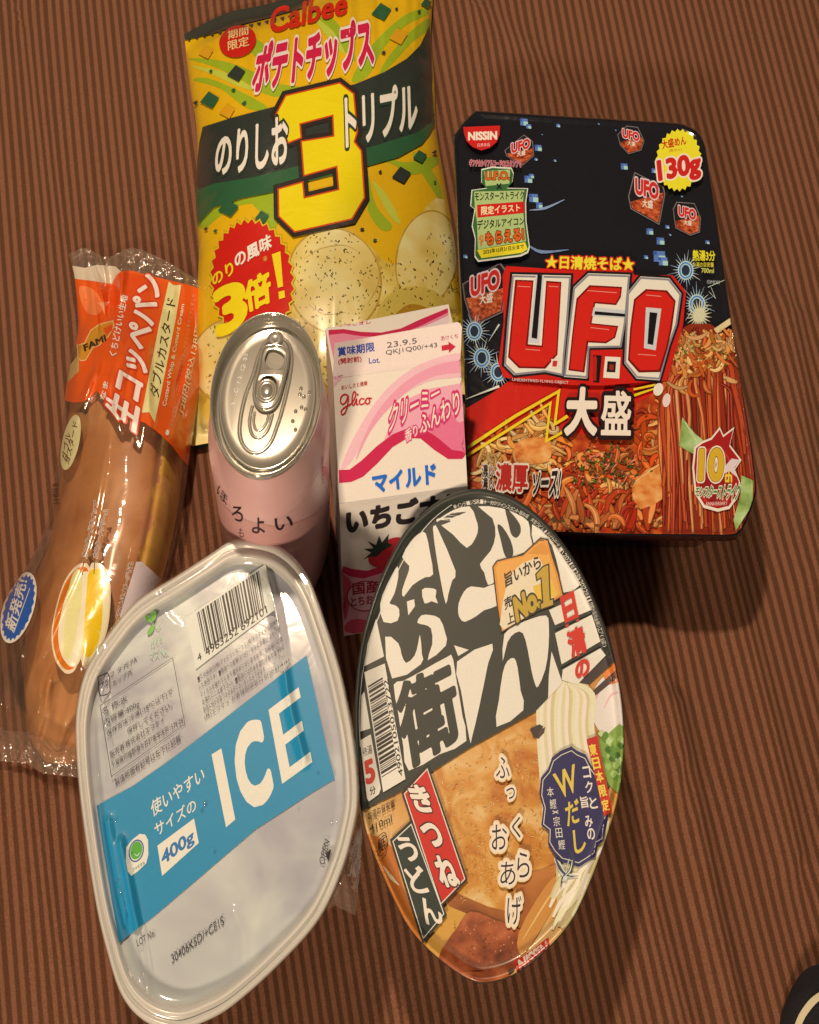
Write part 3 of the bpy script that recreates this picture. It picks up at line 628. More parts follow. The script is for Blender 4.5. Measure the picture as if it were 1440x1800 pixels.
    for k in range(230):
        x, y = r_.gauss(715, 95), r_.gauss(1000, 52); c_ = r_.choice([(50, 74, 28), (70, 96, 34), (36, 56, 24), (112, 60, 30), (140, 74, 36), (160, 100, 60), (230, 130, 90)]); a = r_.uniform(0, 3.1); l = r_.uniform(4, 15)
        A.line([(x-l*math.cos(a), y-l*math.sin(a)), (x+l*math.cos(a), y+l*math.sin(a))], [r_.uniform(4, 9), r_.uniform(2, 6)], c_, step=8e-7)
    # yellow lightning stripes
    for P, w, c_ in (([(78, 912), (300, 765), (504, 648), (486, 800), (545, 762)], 15, (236, 196, 30)), ([(80, 946), (300, 808), (466, 702), (446, 878), (530, 832)], 13, (236, 196, 30)), ([(850, 668), (950, 632)], 11, (236, 196, 30)), ([(848, 640), (950, 618)], 9, (236, 196, 30)), ([(860, 655), (950, 628)], 5, K)): A.line(P, w, c_)
    # lifted bundle
    A.poly([(960, 560), (972, 490), (1000, 430), (1050, 372), (1110, 338), (1200, 338), (1290, 400), (1345, 540), (1385, 900), (1410, 1120), (1350, 1330), (980, 1330), (985, 900), (965, 700)], (140, 44, 20), 0)
    A.line([(1225, 372), (1305, 318)], 26, (222, 190, 130)); A.line([(1285, 440), (1320, 415)], 24, (222, 190, 130))
    cols = [(176, 56, 24), (204, 84, 36), (222, 110, 52), (150, 42, 20), (228, 134, 74), (190, 68, 30), (138, 36, 18)]
    for k in range(150):
        f = r_.random(); x0 = 985+f*330+r_.uniform(-10, 10); yt = 560-170*math.sin(math.pi*(f*.9+.05))+r_.uniform(-15, 120); xb = 985+f*400+r_.uniform(-22, 22); yb = r_.uniform(900, 1330); c_ = r_.choice(cols); w = r_.uniform(13, 24)
        s1 = r_.uniform(-26, 26); P = [(x0+(1150-x0)*.6, yt-26), (x0+(1150-x0)*.1, yt+14), (x0-10*(1-f)+s1*.3, yt+110), (x0+(xb-x0)*.5+s1, (yt+yb)/2+40), (xb+s1*.4+r_.uniform(-16, 16), yb)]
        A.line(P, [w*.6, w*1.3, w*1.3, w*.8], tuple(int(x*.6) for x in c_), smooth=3, step=1.2e-6); A.line(P, [w*.3, w*.85, w*.8, w*.4], c_, smooth=3, step=1.2e-6)
        if k % 2: A.line([(x-w*.12, y) for x, y in P], [.5, w*.2, w*.16, .5], tuple(min(244, x+50) for x in c_), smooth=3, step=1.2e-6)
    def st4(r_): return (r_.uniform(1000, 1300), 360+abs(r_.gauss(60, 70))), r_.uniform(.6, 2.4), r_.uniform(50, 110)
    ribbon_noodles(A, 110, st4, 1.3, 17, [(214, 112, 46), (226, 140, 66), (196, 84, 34), (232, 164, 96)], 9)
    for k in range(70):
        x, y = r_.uniform(1040, 1280), r_.gauss(470, 45); a = r_.uniform(0, 3); l = r_.uniform(3, 9); A.line([(x-l*math.cos(a), y-l*math.sin(a)), (x+l*math.cos(a), y+l*math.sin(a))], 5, r_.choice([(90, 96, 30), (130, 110, 40), (66, 70, 26), (200, 180, 90)]), step=8e-7)
    A.ell(962, 640, 22, 30, (236, 214, 190), 20); A.ell(1000, 690, 18, 32, (232, 200, 176), 10)
    grn = noise_mat('green_leaf_print', [(96, 120, 44), (150, 166, 84), (190, 200, 130)], 90, .2, .5, 3)
    A.poly([(1072, 768), (1132, 845), (1178, 880), (1150, 950), (1100, 925), (1058, 900)], grn); A.poly([(1345, 1035), (1400, 1060), (1395, 1170), (1320, 1290), (1308, 1240), (1340, 1130)], grn); A.line([(1085, 790), (1140, 880)], 5, (200, 206, 150))
    A.begin('maker_logo'); A.zoom(790, 180, 2.667)
    A.poly([(65, 115), (238, 108), (236, 150), (222, 185), (190, 212), (150, 225), (108, 208), (80, 180), (70, 150)], (206, 34, 28)); A.text('NISSIN', [(90, 176), (222, 172), (222, 136), (90, 140)], (244, 226, 208), .05); A.text('日清食品', [(132, 208), (190, 204), (190, 188), (132, 192)], (236, 190, 170))
    A.begin('offer_lettering')
    A.text('ギフチカシリアルコードQRスタンプで', [(94, 300), (338, 306), (336, 272), (94, 268)], (170, 40, 50), .02, [(.11, (206, 140, 136))], 24)
    A.poly([(150, 312), (200, 300), (292, 305), (302, 330), (296, 372), (270, 400), (370, 402), (360, 470), (362, 560), (378, 680), (370, 705), (335, 722), (135, 748), (118, 725), (120, 640), (105, 580), (118, 500), (98, 485), (104, 410), (175, 400), (150, 375)], (226, 220, 190)); A.poly(shrinkpx([(150, 312), (200, 300), (292, 305), (302, 330), (296, 372), (270, 400), (370, 402), (360, 470), (362, 560), (378, 680), (370, 705), (335, 722), (135, 748), (118, 725), (120, 640), (105, 580), (118, 500), (98, 485), (104, 410), (175, 400), (150, 375)], .965), (60, 98, 48))
    A.poly([(162, 322), (285, 314), (282, 380), (170, 392)], (176, 186, 110)); A.poly([(116, 418), (352, 412), (345, 470), (350, 560), (360, 650), (134, 690), (130, 560), (120, 500)], (176, 186, 110)); A.poly([(130, 692), (355, 655), (368, 688), (338, 705), (150, 730)], (236, 206, 40))
    A.text('U.F.O.', [(170, 362), (282, 360), (280, 324), (170, 326)], (216, 96, 26), .05, [(.1, (58, 40, 24))], 28); A.text('×', [(222, 408), (246, 406), (244, 378), (222, 380)], (30, 30, 24), .02)
    A.text('モンスターストライク', [(120, 460), (350, 452), (350, 416), (120, 422)], (40, 40, 28), .025); A.poly([(130, 480), (350, 464), (352, 518), (132, 540)], (206, 34, 28)); A.text('限定イラスト', [(150, 528), (332, 510), (330, 474), (150, 488)], (244, 226, 150), .025)
    A.text('デジタルアイコン', [(132, 596), (352, 572), (352, 536), (132, 552)], (40, 40, 28), .025); A.text('もらえる!', [(172, 668), (350, 642), (346, 588), (170, 612)], (222, 92, 30), .05, [(.11, (90, 40, 20))], 32); A.text('必\nず', [(140, 674), (162, 670), (160, 618), (138, 622)], (222, 92, 30), .03)
    A.text('2023年10月31日火まで', [(160, 712), (350, 684), (348, 664), (158, 690)], (40, 36, 24), .02)
    A.begin('weight_lettering'); A.burst(1075, 270, 108, 148, 26, .09, (238, 214, 40), 3)
    A.text('大盛めん', [(1000, 218), (1112, 196), (1108, 156), (994, 178)], (200, 40, 30), .03); A.text('(乾めん)', [(1030, 236), (1090, 228), (1090, 212), (1030, 218)], (190, 60, 40)); A.text('130g', [(988, 392), (1178, 352), (1172, 236), (976, 276)], (206, 36, 30), .05, [(.11, (246, 232, 214))], 36)
    A.begin('time_lettering')
    A.text('熱湯3分', [(1142, 742), (1246, 742), (1246, 696), (1142, 692)], (232, 206, 40), .03); A.text('お湯の目安量', [(1142, 770), (1240, 772), (1240, 750), (1142, 748)], (220, 196, 50), .015); A.text('700ml', [(1182, 798), (1240, 800), (1240, 778), (1182, 776)], (220, 206, 90), .015); A.text('©MIXI', [(1208, 850), (1266, 852), (1266, 834), (1208, 832)], (180, 176, 160))
    # big letters
    A.begin('title_lettering'); A.zoom(790, 440, 2.618); RDF, SIL, SIH = (212, 34, 22), (206, 196, 186), (236, 222, 208)
    A.poly([(262, 72), (575, 92), (590, 76), (838, 88), (852, 114), (1028, 114), (1090, 190), (1076, 345), (1000, 600), (700, 622), (560, 620), (250, 585), (226, 520), (250, 330), (245, 115)], (206, 30, 20))
    Us = [(290, 110), (560, 116), (545, 330), (530, 485), (524, 578), (440, 560), (300, 575), (252, 528), (268, 320)]; Fs = [(640, 105), (832, 112), (812, 330), (792, 445), (640, 448), (632, 590), (528, 582), (545, 400), (572, 170)]; Os = [(880, 120), (1012, 128), (1068, 200), (1048, 340), (1012, 440), (968, 598), (862, 590), (806, 520), (812, 380), (820, 195)]
    for P in (Us, Fs, Os): A.line(P, 22, (30, 22, 22), closed=True)
    for P in (Us, Fs, Os): A.poly(P, SIH); A.line(shrinkpx(P, .97), 9, (140, 128, 124), closed=True)
    A.poly([(303, 135), (388, 138), (362, 432), (425, 438), (446, 140), (516, 145), (498, 480), (442, 545), (320, 542), (270, 492), (285, 330)], (120, 12, 10)); A.poly([(312, 142), (382, 145), (352, 440), (430, 446), (452, 148), (510, 152), (492, 476), (436, 536), (325, 534), (278, 488), (292, 330)], RDF)
    A.poly([(398, 112), (436, 114), (414, 428), (362, 424)], SIL); A.poly([(406, 112), (428, 114), (404, 408), (378, 402)], (24, 20, 20))
    A.poly([(645, 160), (795, 168), (790, 215), (768, 252), (672, 244), (655, 335), (778, 348), (764, 402), (722, 428), (640, 424), (622, 562), (548, 552), (566, 380), (585, 222)], (120, 12, 10)); A.poly([(650, 168), (788, 175), (784, 210), (764, 244), (666, 236), (648, 340), (770, 354), (758, 398), (720, 420), (632, 416), (615, 554), (556, 545), (572, 380), (592, 226)], RDF)
    A.poly([(664, 262), (808, 276), (806, 312), (656, 302)], SIL); A.poly([(670, 280), (810, 292), (808, 306), (668, 296)], (24, 20, 20)); A.poly([(662, 480), (702, 484), (690, 610), (662, 606)], (24, 18, 18)); A.poly([(660, 500), (672, 478), (680, 500), (676, 600), (664, 600)], (180, 30, 22))
    A.poly([(718, 488), (788, 492), (782, 590), (708, 586)], SIH); A.poly([(728, 510), (768, 512), (764, 562), (724, 560)], (30, 22, 22)); A.poly([(738, 524), (758, 526), (756, 552), (736, 550)], (150, 44, 20)); A.poly([(470, 500), (505, 500), (500, 545), (466, 542)], SIH); A.poly([(476, 508), (498, 508), (494, 536), (474, 534)], (200, 50, 50))
    A.poly([(905, 178), (1002, 184), (1042, 232), (1025, 360), (1005, 450), (972, 560), (872, 562), (822, 505), (832, 360), (850, 225)], (120, 12, 10)); A.poly([(910, 186), (996, 192), (1034, 236), (1016, 360), (998, 446), (964, 550), (878, 552), (830, 500), (840, 360), (858, 228)], RDF)
    A.poly([(905, 262), (976, 268), (950, 460), (896, 450)], SIL); A.poly([(922, 284), (958, 288), (938, 436), (912, 430)], (24, 20, 20))
    for P in ([(315, 165), (372, 168)], [(458, 165), (502, 168)], [(350, 455), (418, 460)], [(635, 185), (770, 195)], [(650, 355), (735, 365)], [(905, 205), (975, 212)], [(868, 478), (952, 484)]): A.line(P, [3, 9, 3], (238, 150, 120))
    A.text('UNIDENTIFIED FLYING OBJECT', [(290, 604), (548, 618), (548, 602), (290, 588)], (214, 190, 170), .01)
    A.zoom(790, 180, 2.667); A.text('★日清焼そば★', [(452, 776), (866, 790), (864, 728), (456, 718)], (238, 210, 50), .03, [(.12, (206, 50, 26))], 36); A.zoom(790, 440, 2.618)
    A.text('大', [(535, 842), (672, 842), (678, 640), (550, 638)], (244, 228, 206), .05, [(.12, (40, 20, 18))], 52); A.text('盛', [(700, 846), (832, 848), (836, 652), (704, 648)], (244, 228, 206), .022, [(.12, (40, 20, 18))], 52)
    A.begin('sauce_lettering'); A.text('濃い\n濃い', [(150, 1105), (206, 1105), (206, 988), (150, 985)], (50, 30, 24), .02, [(.1, (240, 218, 196))], 30)
    A.text('濃厚', [(215, 1104), (358, 1112), (362, 986), (218, 982)], (200, 40, 28), .03, [(.1, (244, 224, 204))], 34); A.text('ソース!', [(380, 1120), (502, 1128), (516, 1012), (388, 1030)], (36, 28, 24), .04, [(.12, (244, 224, 204))], 34)
    A.begin('anniversary_emblem')
    SPK = [(1128, 905), (1160, 880), (1205, 862), (1245, 812), (1262, 850), (1312, 812), (1292, 895), (1345, 965), (1315, 1010), (1340, 1070), (1325, 1140), (1290, 1190), (1235, 1203), (1170, 1185), (1130, 1120), (1118, 1000)]
    A.poly(SPK, (240, 222, 204)); A.poly(shrinkpx(SPK, .93), (168, 30, 28)); A.ell(1222, 1040, 84, 136, (196, 60, 40)); A.ell(1222, 1040, 76, 126, (150, 28, 26))
    A.poly([(1300, 958), (1340, 965), (1312, 1000), (1325, 1045), (1290, 1015), (1262, 1030), (1272, 990)], (226, 196, 200))
    A.text('10', [(1150, 1054), (1256, 1056), (1260, 916), (1156, 920)], (216, 164, 40), .05, [(.10, (240, 216, 176)), (.065, (120, 60, 20))], 40); A.text('th', [(1266, 1066), (1300, 1066), (1300, 1016), (1270, 1018)], (236, 190, 60), .04)
    A.text('モンスターストライク', [(1132, 1130), (1328, 1148), (1342, 1075), (1136, 1090)], (84, 130, 50), .04, [(.12, (240, 222, 200))], 28); A.text('ANNIVERSARY', [(1180, 1176), (1280, 1172), (1280, 1156), (1180, 1158)], (240, 200, 180)); A.end()
build_box()
# ------------------------------------------------------------ milk carton
def quad_grid(Q, nu, nv):
    Q = np.array(Q, float); u = np.linspace(0, 1, nu+1); v = np.linspace(0, 1, nv+1); U, V = np.meshgrid(u, v); U = U[..., None]; V = V[..., None]
    G = (1-U)*(1-V)*Q[0]+U*(1-V)*Q[1]+U*V*Q[2]+(1-U)*V*Q[3]; return G.reshape(-1, 3), grid_faces(nu, nv)
def build_carton():
    z5 = lambda x, y: (340+x/2.88, 520+y/2.88)
    fbl = at(*z5(762, 1722), 0); hb = z_for(fbl[0], fbl[1], 520+1050/2.88)*.50; print('CARTON', hb)
    fl, fr = at(*z5(740, 1052), hb), at(*z5(1388, 962), hb); rl, rr = at(*z5(668, 165), hb), at(*z5(1292, 42), hb)
    w = fr-fl; fbr = fbl+w*np.array([1.0, 1, 0]); dl = rl-fl; rbl, rbr = fbl+dl*.98, fbr+dl*.98
    m = (fl+rl)/2; zr = z_for(m[0], m[1], 520+400/2.88); gl, gr = at(*z5(706, 395), zr), at(*z5(1352, 318), zr); zt = z_for(gl[0], gl[1], 520+240/2.88); zt = zr+(zt-zr)*.3
    tl, tr_ = at(*z5(716, 240), zt), at(*z5(1362, 128), zt)
    white = pm((242, 224, 202), 'paper'); base = (fbl+rbr)/2; base[2] = 0
    t = thing('milk_carton', 'white and pink strawberry milk carton with a folded gable top standing beside the can', 'milk carton', base)
    def part(name, quads, mat=white):
        V = []; Fc = []
        for Q, nu, nv in quads:
            v, f = quad_grid(Q, nu, nv); k = sum(len(x) for x in V); V.append(v); Fc += [tuple(i+k for i in q) for q in f]
        V = np.concatenate(V); o = mesh_obj(name, V, Fc, mat, t, False); return V, Fc
    up = np.array([0, 0, 1e-3])
    side = noise_mat('carton_side', [(216, 190, 170), (232, 205, 186)], 60, .55)
    Vb, Fb = part('carton_body', [([fl, fr, fbr, fbl], 4, 4), ([rl, fl, fbl, rbl], 4, 4), ([fr, rr, rbr, fbr], 4, 4), ([rr, rl, rbl, rbr], 4, 4)])
    Vr, Fr = part('gable_roof', [([gl, gr, fr, fl], 4, 4), ([rl, rr, gr, gl], 4, 4), ([rl, gl, fl, (rl+fl)/2], 2, 2), ([rr, (rr+fr)/2, fr, gr], 2, 2)])
    Pf, Ff = quad_grid([tl, tr_, gr, gl], 24, 6); k = 24; Pf[k] = Pf[k]*.35+Pf[k-1]*.35+Pf[k+25]*.3; n = len(Pf)
    Vf = np.concatenate([Pf, Pf-np.array([0, -.0004, .0012])]); Bf = [tuple(i+n for i in q[::-1]) for q in Ff]; rimq = [(i, i+1, i+1+n, i+n) for i in range(24)]+[(r*25+24, r*25+49, r*25+49+n, r*25+24+n) for r in range(6)]+[(r*25+25, r*25, r*25+n, r*25+25+n) for r in range(6)]
    mesh_obj('top_fin', Vf, Ff+Bf+rimq, white, t, False)
    # printed front: fin, roof slope and wall share one continuous print
    V = np.concatenate([np.array(Pf), Vr, Vb]); Fc = list(Ff)+[tuple(i+n for i in f) for f in Fr[:16]]+[tuple(i+n+len(Vr) for i in f) for f in Fb[:16]]
    A = Art(V, Fc, t, 'paper', shrinkpx(hull(proj(np.array([tl, tr_-(tr_-tl)*.012, tr_-(tl-gl)*.2, fr, fbr, fbl, fl, gl]))), .996), 8, base=1.0e-4)
    A.zoom(340, 520, 2.88); A.begin('front_print')
    PK, DP, RP = (244, 180, 172), (232, 110, 130), (206, 30, 70)
    A.poly([(700, 240), (1362, 120), (1362, 330), (700, 420)], (244, 208, 196))
    A.poly([(745, 880), (790, 760), (880, 600), (980, 470), (1090, 380), (1200, 325), (1362, 292), (1375, 400), (1200, 430), (1050, 510), (930, 640), (850, 760), (790, 850)], PK, 4)
    A.poly([(820, 840), (900, 680), (1000, 560), (1130, 450), (1250, 400), (1372, 385), (1375, 330), (1230, 350), (1080, 430), (950, 560), (870, 700)], (240, 152, 158), 4)
    A.poly([(742, 432), (700, 410), (705, 470), (760, 400)], PK)
    A.poly([(960, 745), (1010, 620), (1090, 520), (1200, 470), (1375, 440), (1385, 800), (1290, 770), (1180, 700), (1080, 690)], (240, 160, 162)); A.poly([(1180, 620), (1270, 560), (1340, 640), (1378, 640), (1385, 800), (1290, 770), (1200, 690)], DP, 3)
    A.poly([(736, 882), (790, 880), (850, 835), (930, 760), (1010, 700), (1080, 672), (1170, 672), (1240, 720), (1310, 780), (1384, 790), (1384, 826), (1290, 826), (1220, 780), (1150, 722), (1085, 720), (1010, 765), (930, 850), (860, 915), (800, 942), (738, 948)], RP, 0)
    A.poly([(745, 1364), (800, 1382), (880, 1392), (960, 1370), (1100, 1320), (1400, 1300), (1400, 1720), (760, 1720)], (226, 150, 150)); A.poly([(745, 1364), (800, 1382), (880, 1392), (960, 1368), (1100, 1318), (1100, 1345), (960, 1402), (860, 1432), (790, 1420), (748, 1400)], RP); A.poly([(750, 1420), (800, 1450), (790, 1560), (772, 1640), (758, 1600)], (214, 70, 90), 3); A.poly([(770, 1700), (800, 1640), (900, 1650), (960, 1720)], (214, 70, 90), 3)
    for k in range(9): y = 1060+k*0; 
    A.line([(742, 1052), (1386, 962)], 2.5, (206, 188, 172))
    lf = [(858, 1338), (900, 1300), (862, 1282), (912, 1278), (880, 1240), (925, 1262), (940, 1215), (955, 1250), (990, 1205), (985, 1250), (1010, 1262), (960, 1290), (930, 1320), (890, 1322)]
    A.poly([(905, 1300), (960, 1250), (1030, 1222), (1090, 1250), (1100, 1320), (1040, 1380), (960, 1385), (900, 1362), (885, 1330)], (196, 28, 38), 4); A.poly(lf, (26, 44, 32))
    A.ell(868, 1520, 92, 78, (168, 36, 56), -8); A.ell(868, 1520, 86, 72, (228, 168, 160), -8)
    A.begin('stamp_lettering')
    A.text('国産', [(808, 1515), (940, 1498), (936, 1440), (806, 1455)], (168, 30, 50), .03); A.text('とちおとめ', [(800, 1572), (990, 1548), (985, 1505), (798, 1528)], (168, 30, 50), .03)
    A.begin('date_lettering')
    A.text('賞味期限', [(732, 306), (918, 280), (915, 234), (730, 262)], (44, 66, 150), .02); A.text('(開封前)', [(735, 350), (852, 336), (850, 304), (733, 318)], (190, 50, 50), .02); A.text('Lot.', [(890, 343), (946, 337), (944, 310), (888, 316)], (50, 70, 150), .01)
    G = (96, 84, 80); A.text('23.9.5', [(980, 264), (1132, 240), (1130, 212), (978, 236)], G); A.text('QKJ1Q00/+43', [(976, 305), (1236, 266), (1233, 236), (973, 276)], G)
    A.text('あけくち', [(1255, 228), (1340, 213), (1338, 192), (1252, 204)], (200, 50, 90)); A.poly([(1256, 252), (1292, 246), (1291, 231), (1328, 257), (1294, 288), (1293, 272), (1258, 278)], (206, 30, 50))
    A.begin('maker_lettering')
    A.text('おいしさと健康', [(750, 474), (882, 452), (880, 430), (748, 452)], (190, 40, 40), .01); R = (206, 30, 40)
    A.line([(782, 503), (764, 498), (748, 512), (745, 535), (756, 548), (772, 536), (784, 506), (782, 545), (770, 588), (754, 600), (748, 585), (765, 565), (800, 545), (818, 515), (822, 492), (812, 486), (805, 510), (804, 545), (814, 552), (826, 522), (826, 548), (836, 550)], 7, R, smooth=4)
    A.ell(832, 500, 5, 5, R); A.line([(866, 524), (850, 520), (840, 536), (846, 550), (866, 543), (876, 522)], 7, R, smooth=4); A.line([(892, 518), (878, 520), (870, 536), (880, 548), (893, 538), (890, 520), (904, 520)], 7, R, smooth=4)
    w_ = (246, 224, 210); hp = [(.13, (214, 50, 96))]
    A.begin('slogan_lettering')
    A.text('クリーミー', [(985, 694), (1252, 520), (1240, 448), (1000, 552)], w_, .015, hp, 32); A.text('香り', [(1075, 742), (1138, 704), (1130, 650), (1070, 682)], w_, .01, [(.12, (220, 80, 116))], 32); A.text('ふんわり', [(1150, 702), (1350, 590), (1342, 478), (1142, 612)], w_, .015, hp, 32)
    A.begin('title_lettering')
    A.text('マイルド', [(918, 996), (1228, 945), (1224, 852), (906, 910)], (24, 100, 178), .045); A.text('いちごオレ', [(778, 1200), (1378, 1098), (1372, 985), (780, 1088)], (30, 20, 22), .06); A.end()
    A2 = Art(Vr, Fr[16:32], t, 'paper', [z5(*p) for p in ((676, 162), (1286, 44), (1300, 170), (1250, 250), (712, 330))], 8)
    A2.zoom(340, 520, 2.88); A2.begin('roof_print')
    A2.poly([(684, 172), (760, 168), (850, 182), (950, 186), (1050, 165), (1150, 118), (1290, 60), (1300, 300), (690, 400)], (232, 130, 140)); A2.poly([(684, 172), (760, 168), (850, 182), (950, 186), (1050, 165), (1150, 118), (1290, 62), (1290, 84), (1160, 148), (1060, 190), (960, 208), (850, 204), (760, 190), (686, 198)], RP)
    A2.poly([(1050, 190), (1180, 150), (1290, 100), (1300, 200), (1050, 260)], (236, 196, 186)); A2.text('いちごオレ', [(738, 156), (900, 142), (900, 122), (738, 138)], (206, 40, 60), .02); A2.end()
build_carton()
# ------------------------------------------------------------ drink can
def build_can():
    b0 = at(490, 955, 0); lo, hi = .05, .25
    for _ in range(40):
        m = (lo+hi)/2
        if at(468, 687, m)[1] > b0[1]: lo = m
        else: hi = m
    h = lo; tc_ = at(468, 687, h); rx = (at(566, 687, h)[0]-at(370, 687, h)[0])/2; ry = (at(468, 542, h)[1]-at(468, 831, h)[1])/2
    bx = (at(580, 955, 0)[0]-at(400, 955, 0)[0])/2; by = ry*1.13
    print('CAN', h, rx, ry, bx, by, tc_, b0)
    n = 128; th = np.linspace(0, 2*math.pi, n, endpoint=False)
    def loop(a, b, z, f=None):
        c = b0+(tc_-b0)*(z/h if f is None else f); return np.stack([c[0]+a*np.cos(th), c[1]+b*np.sin(th), np.full(n, z)], 1)
    t = thing('drink_can', 'pale pink drink can with a bare silver lid and unopened ring pull standing upright', 'drink can', (b0[0], b0[1], 0))
    L = [loop(bx*.78, by*.78, .001), loop(bx*.84, by*.84, 0), loop(bx*.9, by*.9, .004), loop(bx*.985, by*.985, .011), loop(bx, by, .016)]
    for k in range(60):
        f = .12+.80*k/59; z = h*f; rip = 1+(.0035*math.sin((f-.5)*150)*min(1, max(0, (f-.5)*6)) if f > .5 else 0)
        q = max(0, (f-.80)/.17); s_ = q*q*(3-2*q) if q < 1 else 1; a = bx+(rx*.97-bx)*s_; b = by+(ry*.97-by)*s_; L.append(loop(a*rip, b*rip, z))
    L += [loop(rx*.955, ry*.955, h*.955), loop(rx*.96, ry*.96, h-.004)]
    pink = noise_mat('pink_can_paint', [(226, 160, 138), (232, 168, 146)], 30, .36, .15)
    V, Fc = loops_mesh(L, cap_last=False, cap_first=True); mesh_obj('can_body', V, Fc, pink, t)
    m, nn, b, tcn = nodes_mat('brushed_aluminium', .3); b.inputs['Metallic'].default_value = .55; b.inputs['Base Color'].default_value = (.46, .46, .42, 1); b.inputs['Roughness'].default_value = .13
    no = nn.nodes.new('ShaderNodeTexNoise'); no.inputs['Scale'].default_value = 180; mp = nn.nodes.new('ShaderNodeMapping'); mp.inputs['Scale'].default_value = (1, .08, 1); nn.links.new(tcn.outputs['Object'], mp.inputs[0]); nn.links.new(mp.outputs[0], no.inputs['Vector'])
    bp = nn.nodes.new('ShaderNodeBump'); bp.inputs['Strength'].default_value = .05; bp.inputs['Distance'].default_value = .001; nn.links.new(no.outputs[0], bp.inputs['Height']); nn.links.new(bp.outputs[0], b.inputs['Normal'])
    al = m; P = h-.0048
    R = [loop(rx*k, ry*k, z, 1) for k, z in ((.955, h-.0045), (.985, h-.0042), (1.0, h-.0025), (1.0, h-.0004), (.988, h+.0006), (.97, h+.0003), (.955, h-.0012), (.935, h-.0040), (.918, h-.0068), (.90, h-.0078), (.88, h-.0072), (.868, h-.0052), (.855, h-.0046), (.84, P), (.7, P), (.5, P), (.3, P), (.1, P))]
    Vl, Fl = loops_mesh(R); lid = mesh_obj('can_lid', Vl, Fl, al, t)
    z5 = lambda pts: [(340+x/2.88, 520+y/2.88) for x, y in pts]
    def bead(name, pts, r, dz=0, smooth=6, closed=False, parent=lid):
        p = cat(pts, smooth, closed); p = p+[p[0]] if closed else p
        V, Fc = tube(ats(z5([tuple(q) for q in p]), P+dz), r, 8); return mesh_obj(name, V, Fc, al, parent)
    bead('raised_bead', [(420, 208), (372, 235), (335, 300), (305, 400), (262, 520), (238, 640), (240, 730), (280, 790), (335, 798), (390, 750), (430, 650), (462, 540), (488, 420), (498, 320), (480, 245)], .0013, -.0007, closed=True)
    bead('opening_score', [(300, 560), (285, 640), (298, 705), (335, 722), (378, 680), (402, 600)], .0010, -.0004); bead('opening_groove', [(312, 590), (305, 640), (318, 680), (345, 680), (372, 640), (382, 600)], .0008, -.0003)
    dots = [(545, 470), (540, 500), (560, 512), (588, 492), (548, 565), (568, 575), (518, 585), (503, 635), (517, 678)]
    V = []; Fc = []
    for x, y in dots:
        c = at(*z5([(x, y)])[0], P)
        for a in range(9):
            for q in range(4): rr = .0009*math.cos(q*.5); V.append(c+np.array([rr*math.cos(a*.698), rr*1.4*math.sin(a*.698), .0007*math.sin(q*.5)]))
        k = len(V)-36
        for a in range(9):
            for q in range(3): c2 = (a+1) % 9; Fc.append((k+a*4+q, k+c2*4+q, k+c2*4+q+1, k+a*4+q+1))
        Fc.append(tuple(k+a*4+3 for a in range(9)))
    mesh_obj('braille_dot', V, Fc, al, lid)
    def slab(name, outline, hole, z0, z1, parent, bev=.0005):
        o = [tuple(p) for p in cat(outline, 5, True)]; hs = [[tuple(p) for p in cat(q, 4, True)] for q in hole]
        allp = o+[p for q in hs for p in q]; T = tessellate_polygon([[Vector((x, y, 0)) for x, y in q] for q in [o]+hs]); n_ = len(allp)
        V = np.concatenate([ats(z5(allp), z1), ats(z5(allp), z1)]); V[n_:, 2] = z0; Fc = [tuple(t_) for t_ in T]+[tuple(i+n_ for i in t_[::-1]) for t_ in T]; k = 0
        for q in [o]+hs:
            for i in range(len(q)): j = (i+1) % len(q); Fc.append((k+i, k+j, k+j+n_, k+i+n_))
            k += len(q)
        ob = mesh_obj(name, V, Fc, al, parent, False); bm = bmesh.new(); bm.from_mesh(ob.data); bmesh.ops.recalc_face_normals(bm, faces=bm.faces); bm.to_mesh(ob.data); bm.free()
        md = ob.modifiers.new('edge', 'BEVEL'); md.width = bev; md.segments = 3; md.limit_method = 'ANGLE'; md.angle_limit = .9
        for p in ob.data.polygons: p.use_smooth = True
        return ob
    tab = slab('pull_tab', [(362, 262), (400, 244), (455, 250), (486, 285), (484, 340), (462, 440), (436, 530), (400, 575), (352, 582), (316, 556), (300, 505), (306, 440), (322, 385), (342, 315)],
               [[(376, 280), (402, 268), (440, 282), (460, 310), (452, 352), (428, 372), (390, 366), (362, 330)], [(340, 430), (360, 406), (392, 404), (418, 430), (424, 470), (408, 500), (414, 462), (402, 432), (380, 420), (356, 426)]], P+.0006, P+.0018, t)
    rim_p = cat([(352, 272), (400, 252), (452, 258), (478, 290), (474, 350), (452, 440), (428, 520), (395, 562), (352, 570), (322, 548), (308, 500), (314, 440), (332, 370)], 5, True); rim_p.append(rim_p[0])
    Vt, Ft = tube(ats(z5([tuple(p) for p in rim_p]), P+.0017), .0009, 8); mesh_obj('curled_edge', Vt, Ft, al, tab)
    c = at(*z5([(370, 474)])[0], P+.003)
    loops = [np.stack([c[0]+r*np.cos(th), c[1]+r*1.45*np.sin(th), np.full(n, z)], 1) for r, z in ((.0050, P+.0017), (.0048, P+.0022), (.0040, P+.0024), (.0034, P+.0019), (.0026, P+.0020), (.0021, P+.0027), (.0013, P+.0029))]
    V, Fc = loops_mesh(loops); mesh_obj('rivet', V, Fc, al, tab)
    well = at(*z5([(415, 222)])[0], P); loops = [np.stack([well[0]+r*np.cos(th), well[1]+r*1.3*np.sin(th), np.full(n, P+dz)], 1) for r, dz in ((.0042, -.0002), (.0036, .0008), (.0024, .0012), (.001, .0009))]; V, Fc = loops_mesh(loops); mesh_obj('finger_bump', V, Fc, al, lid)
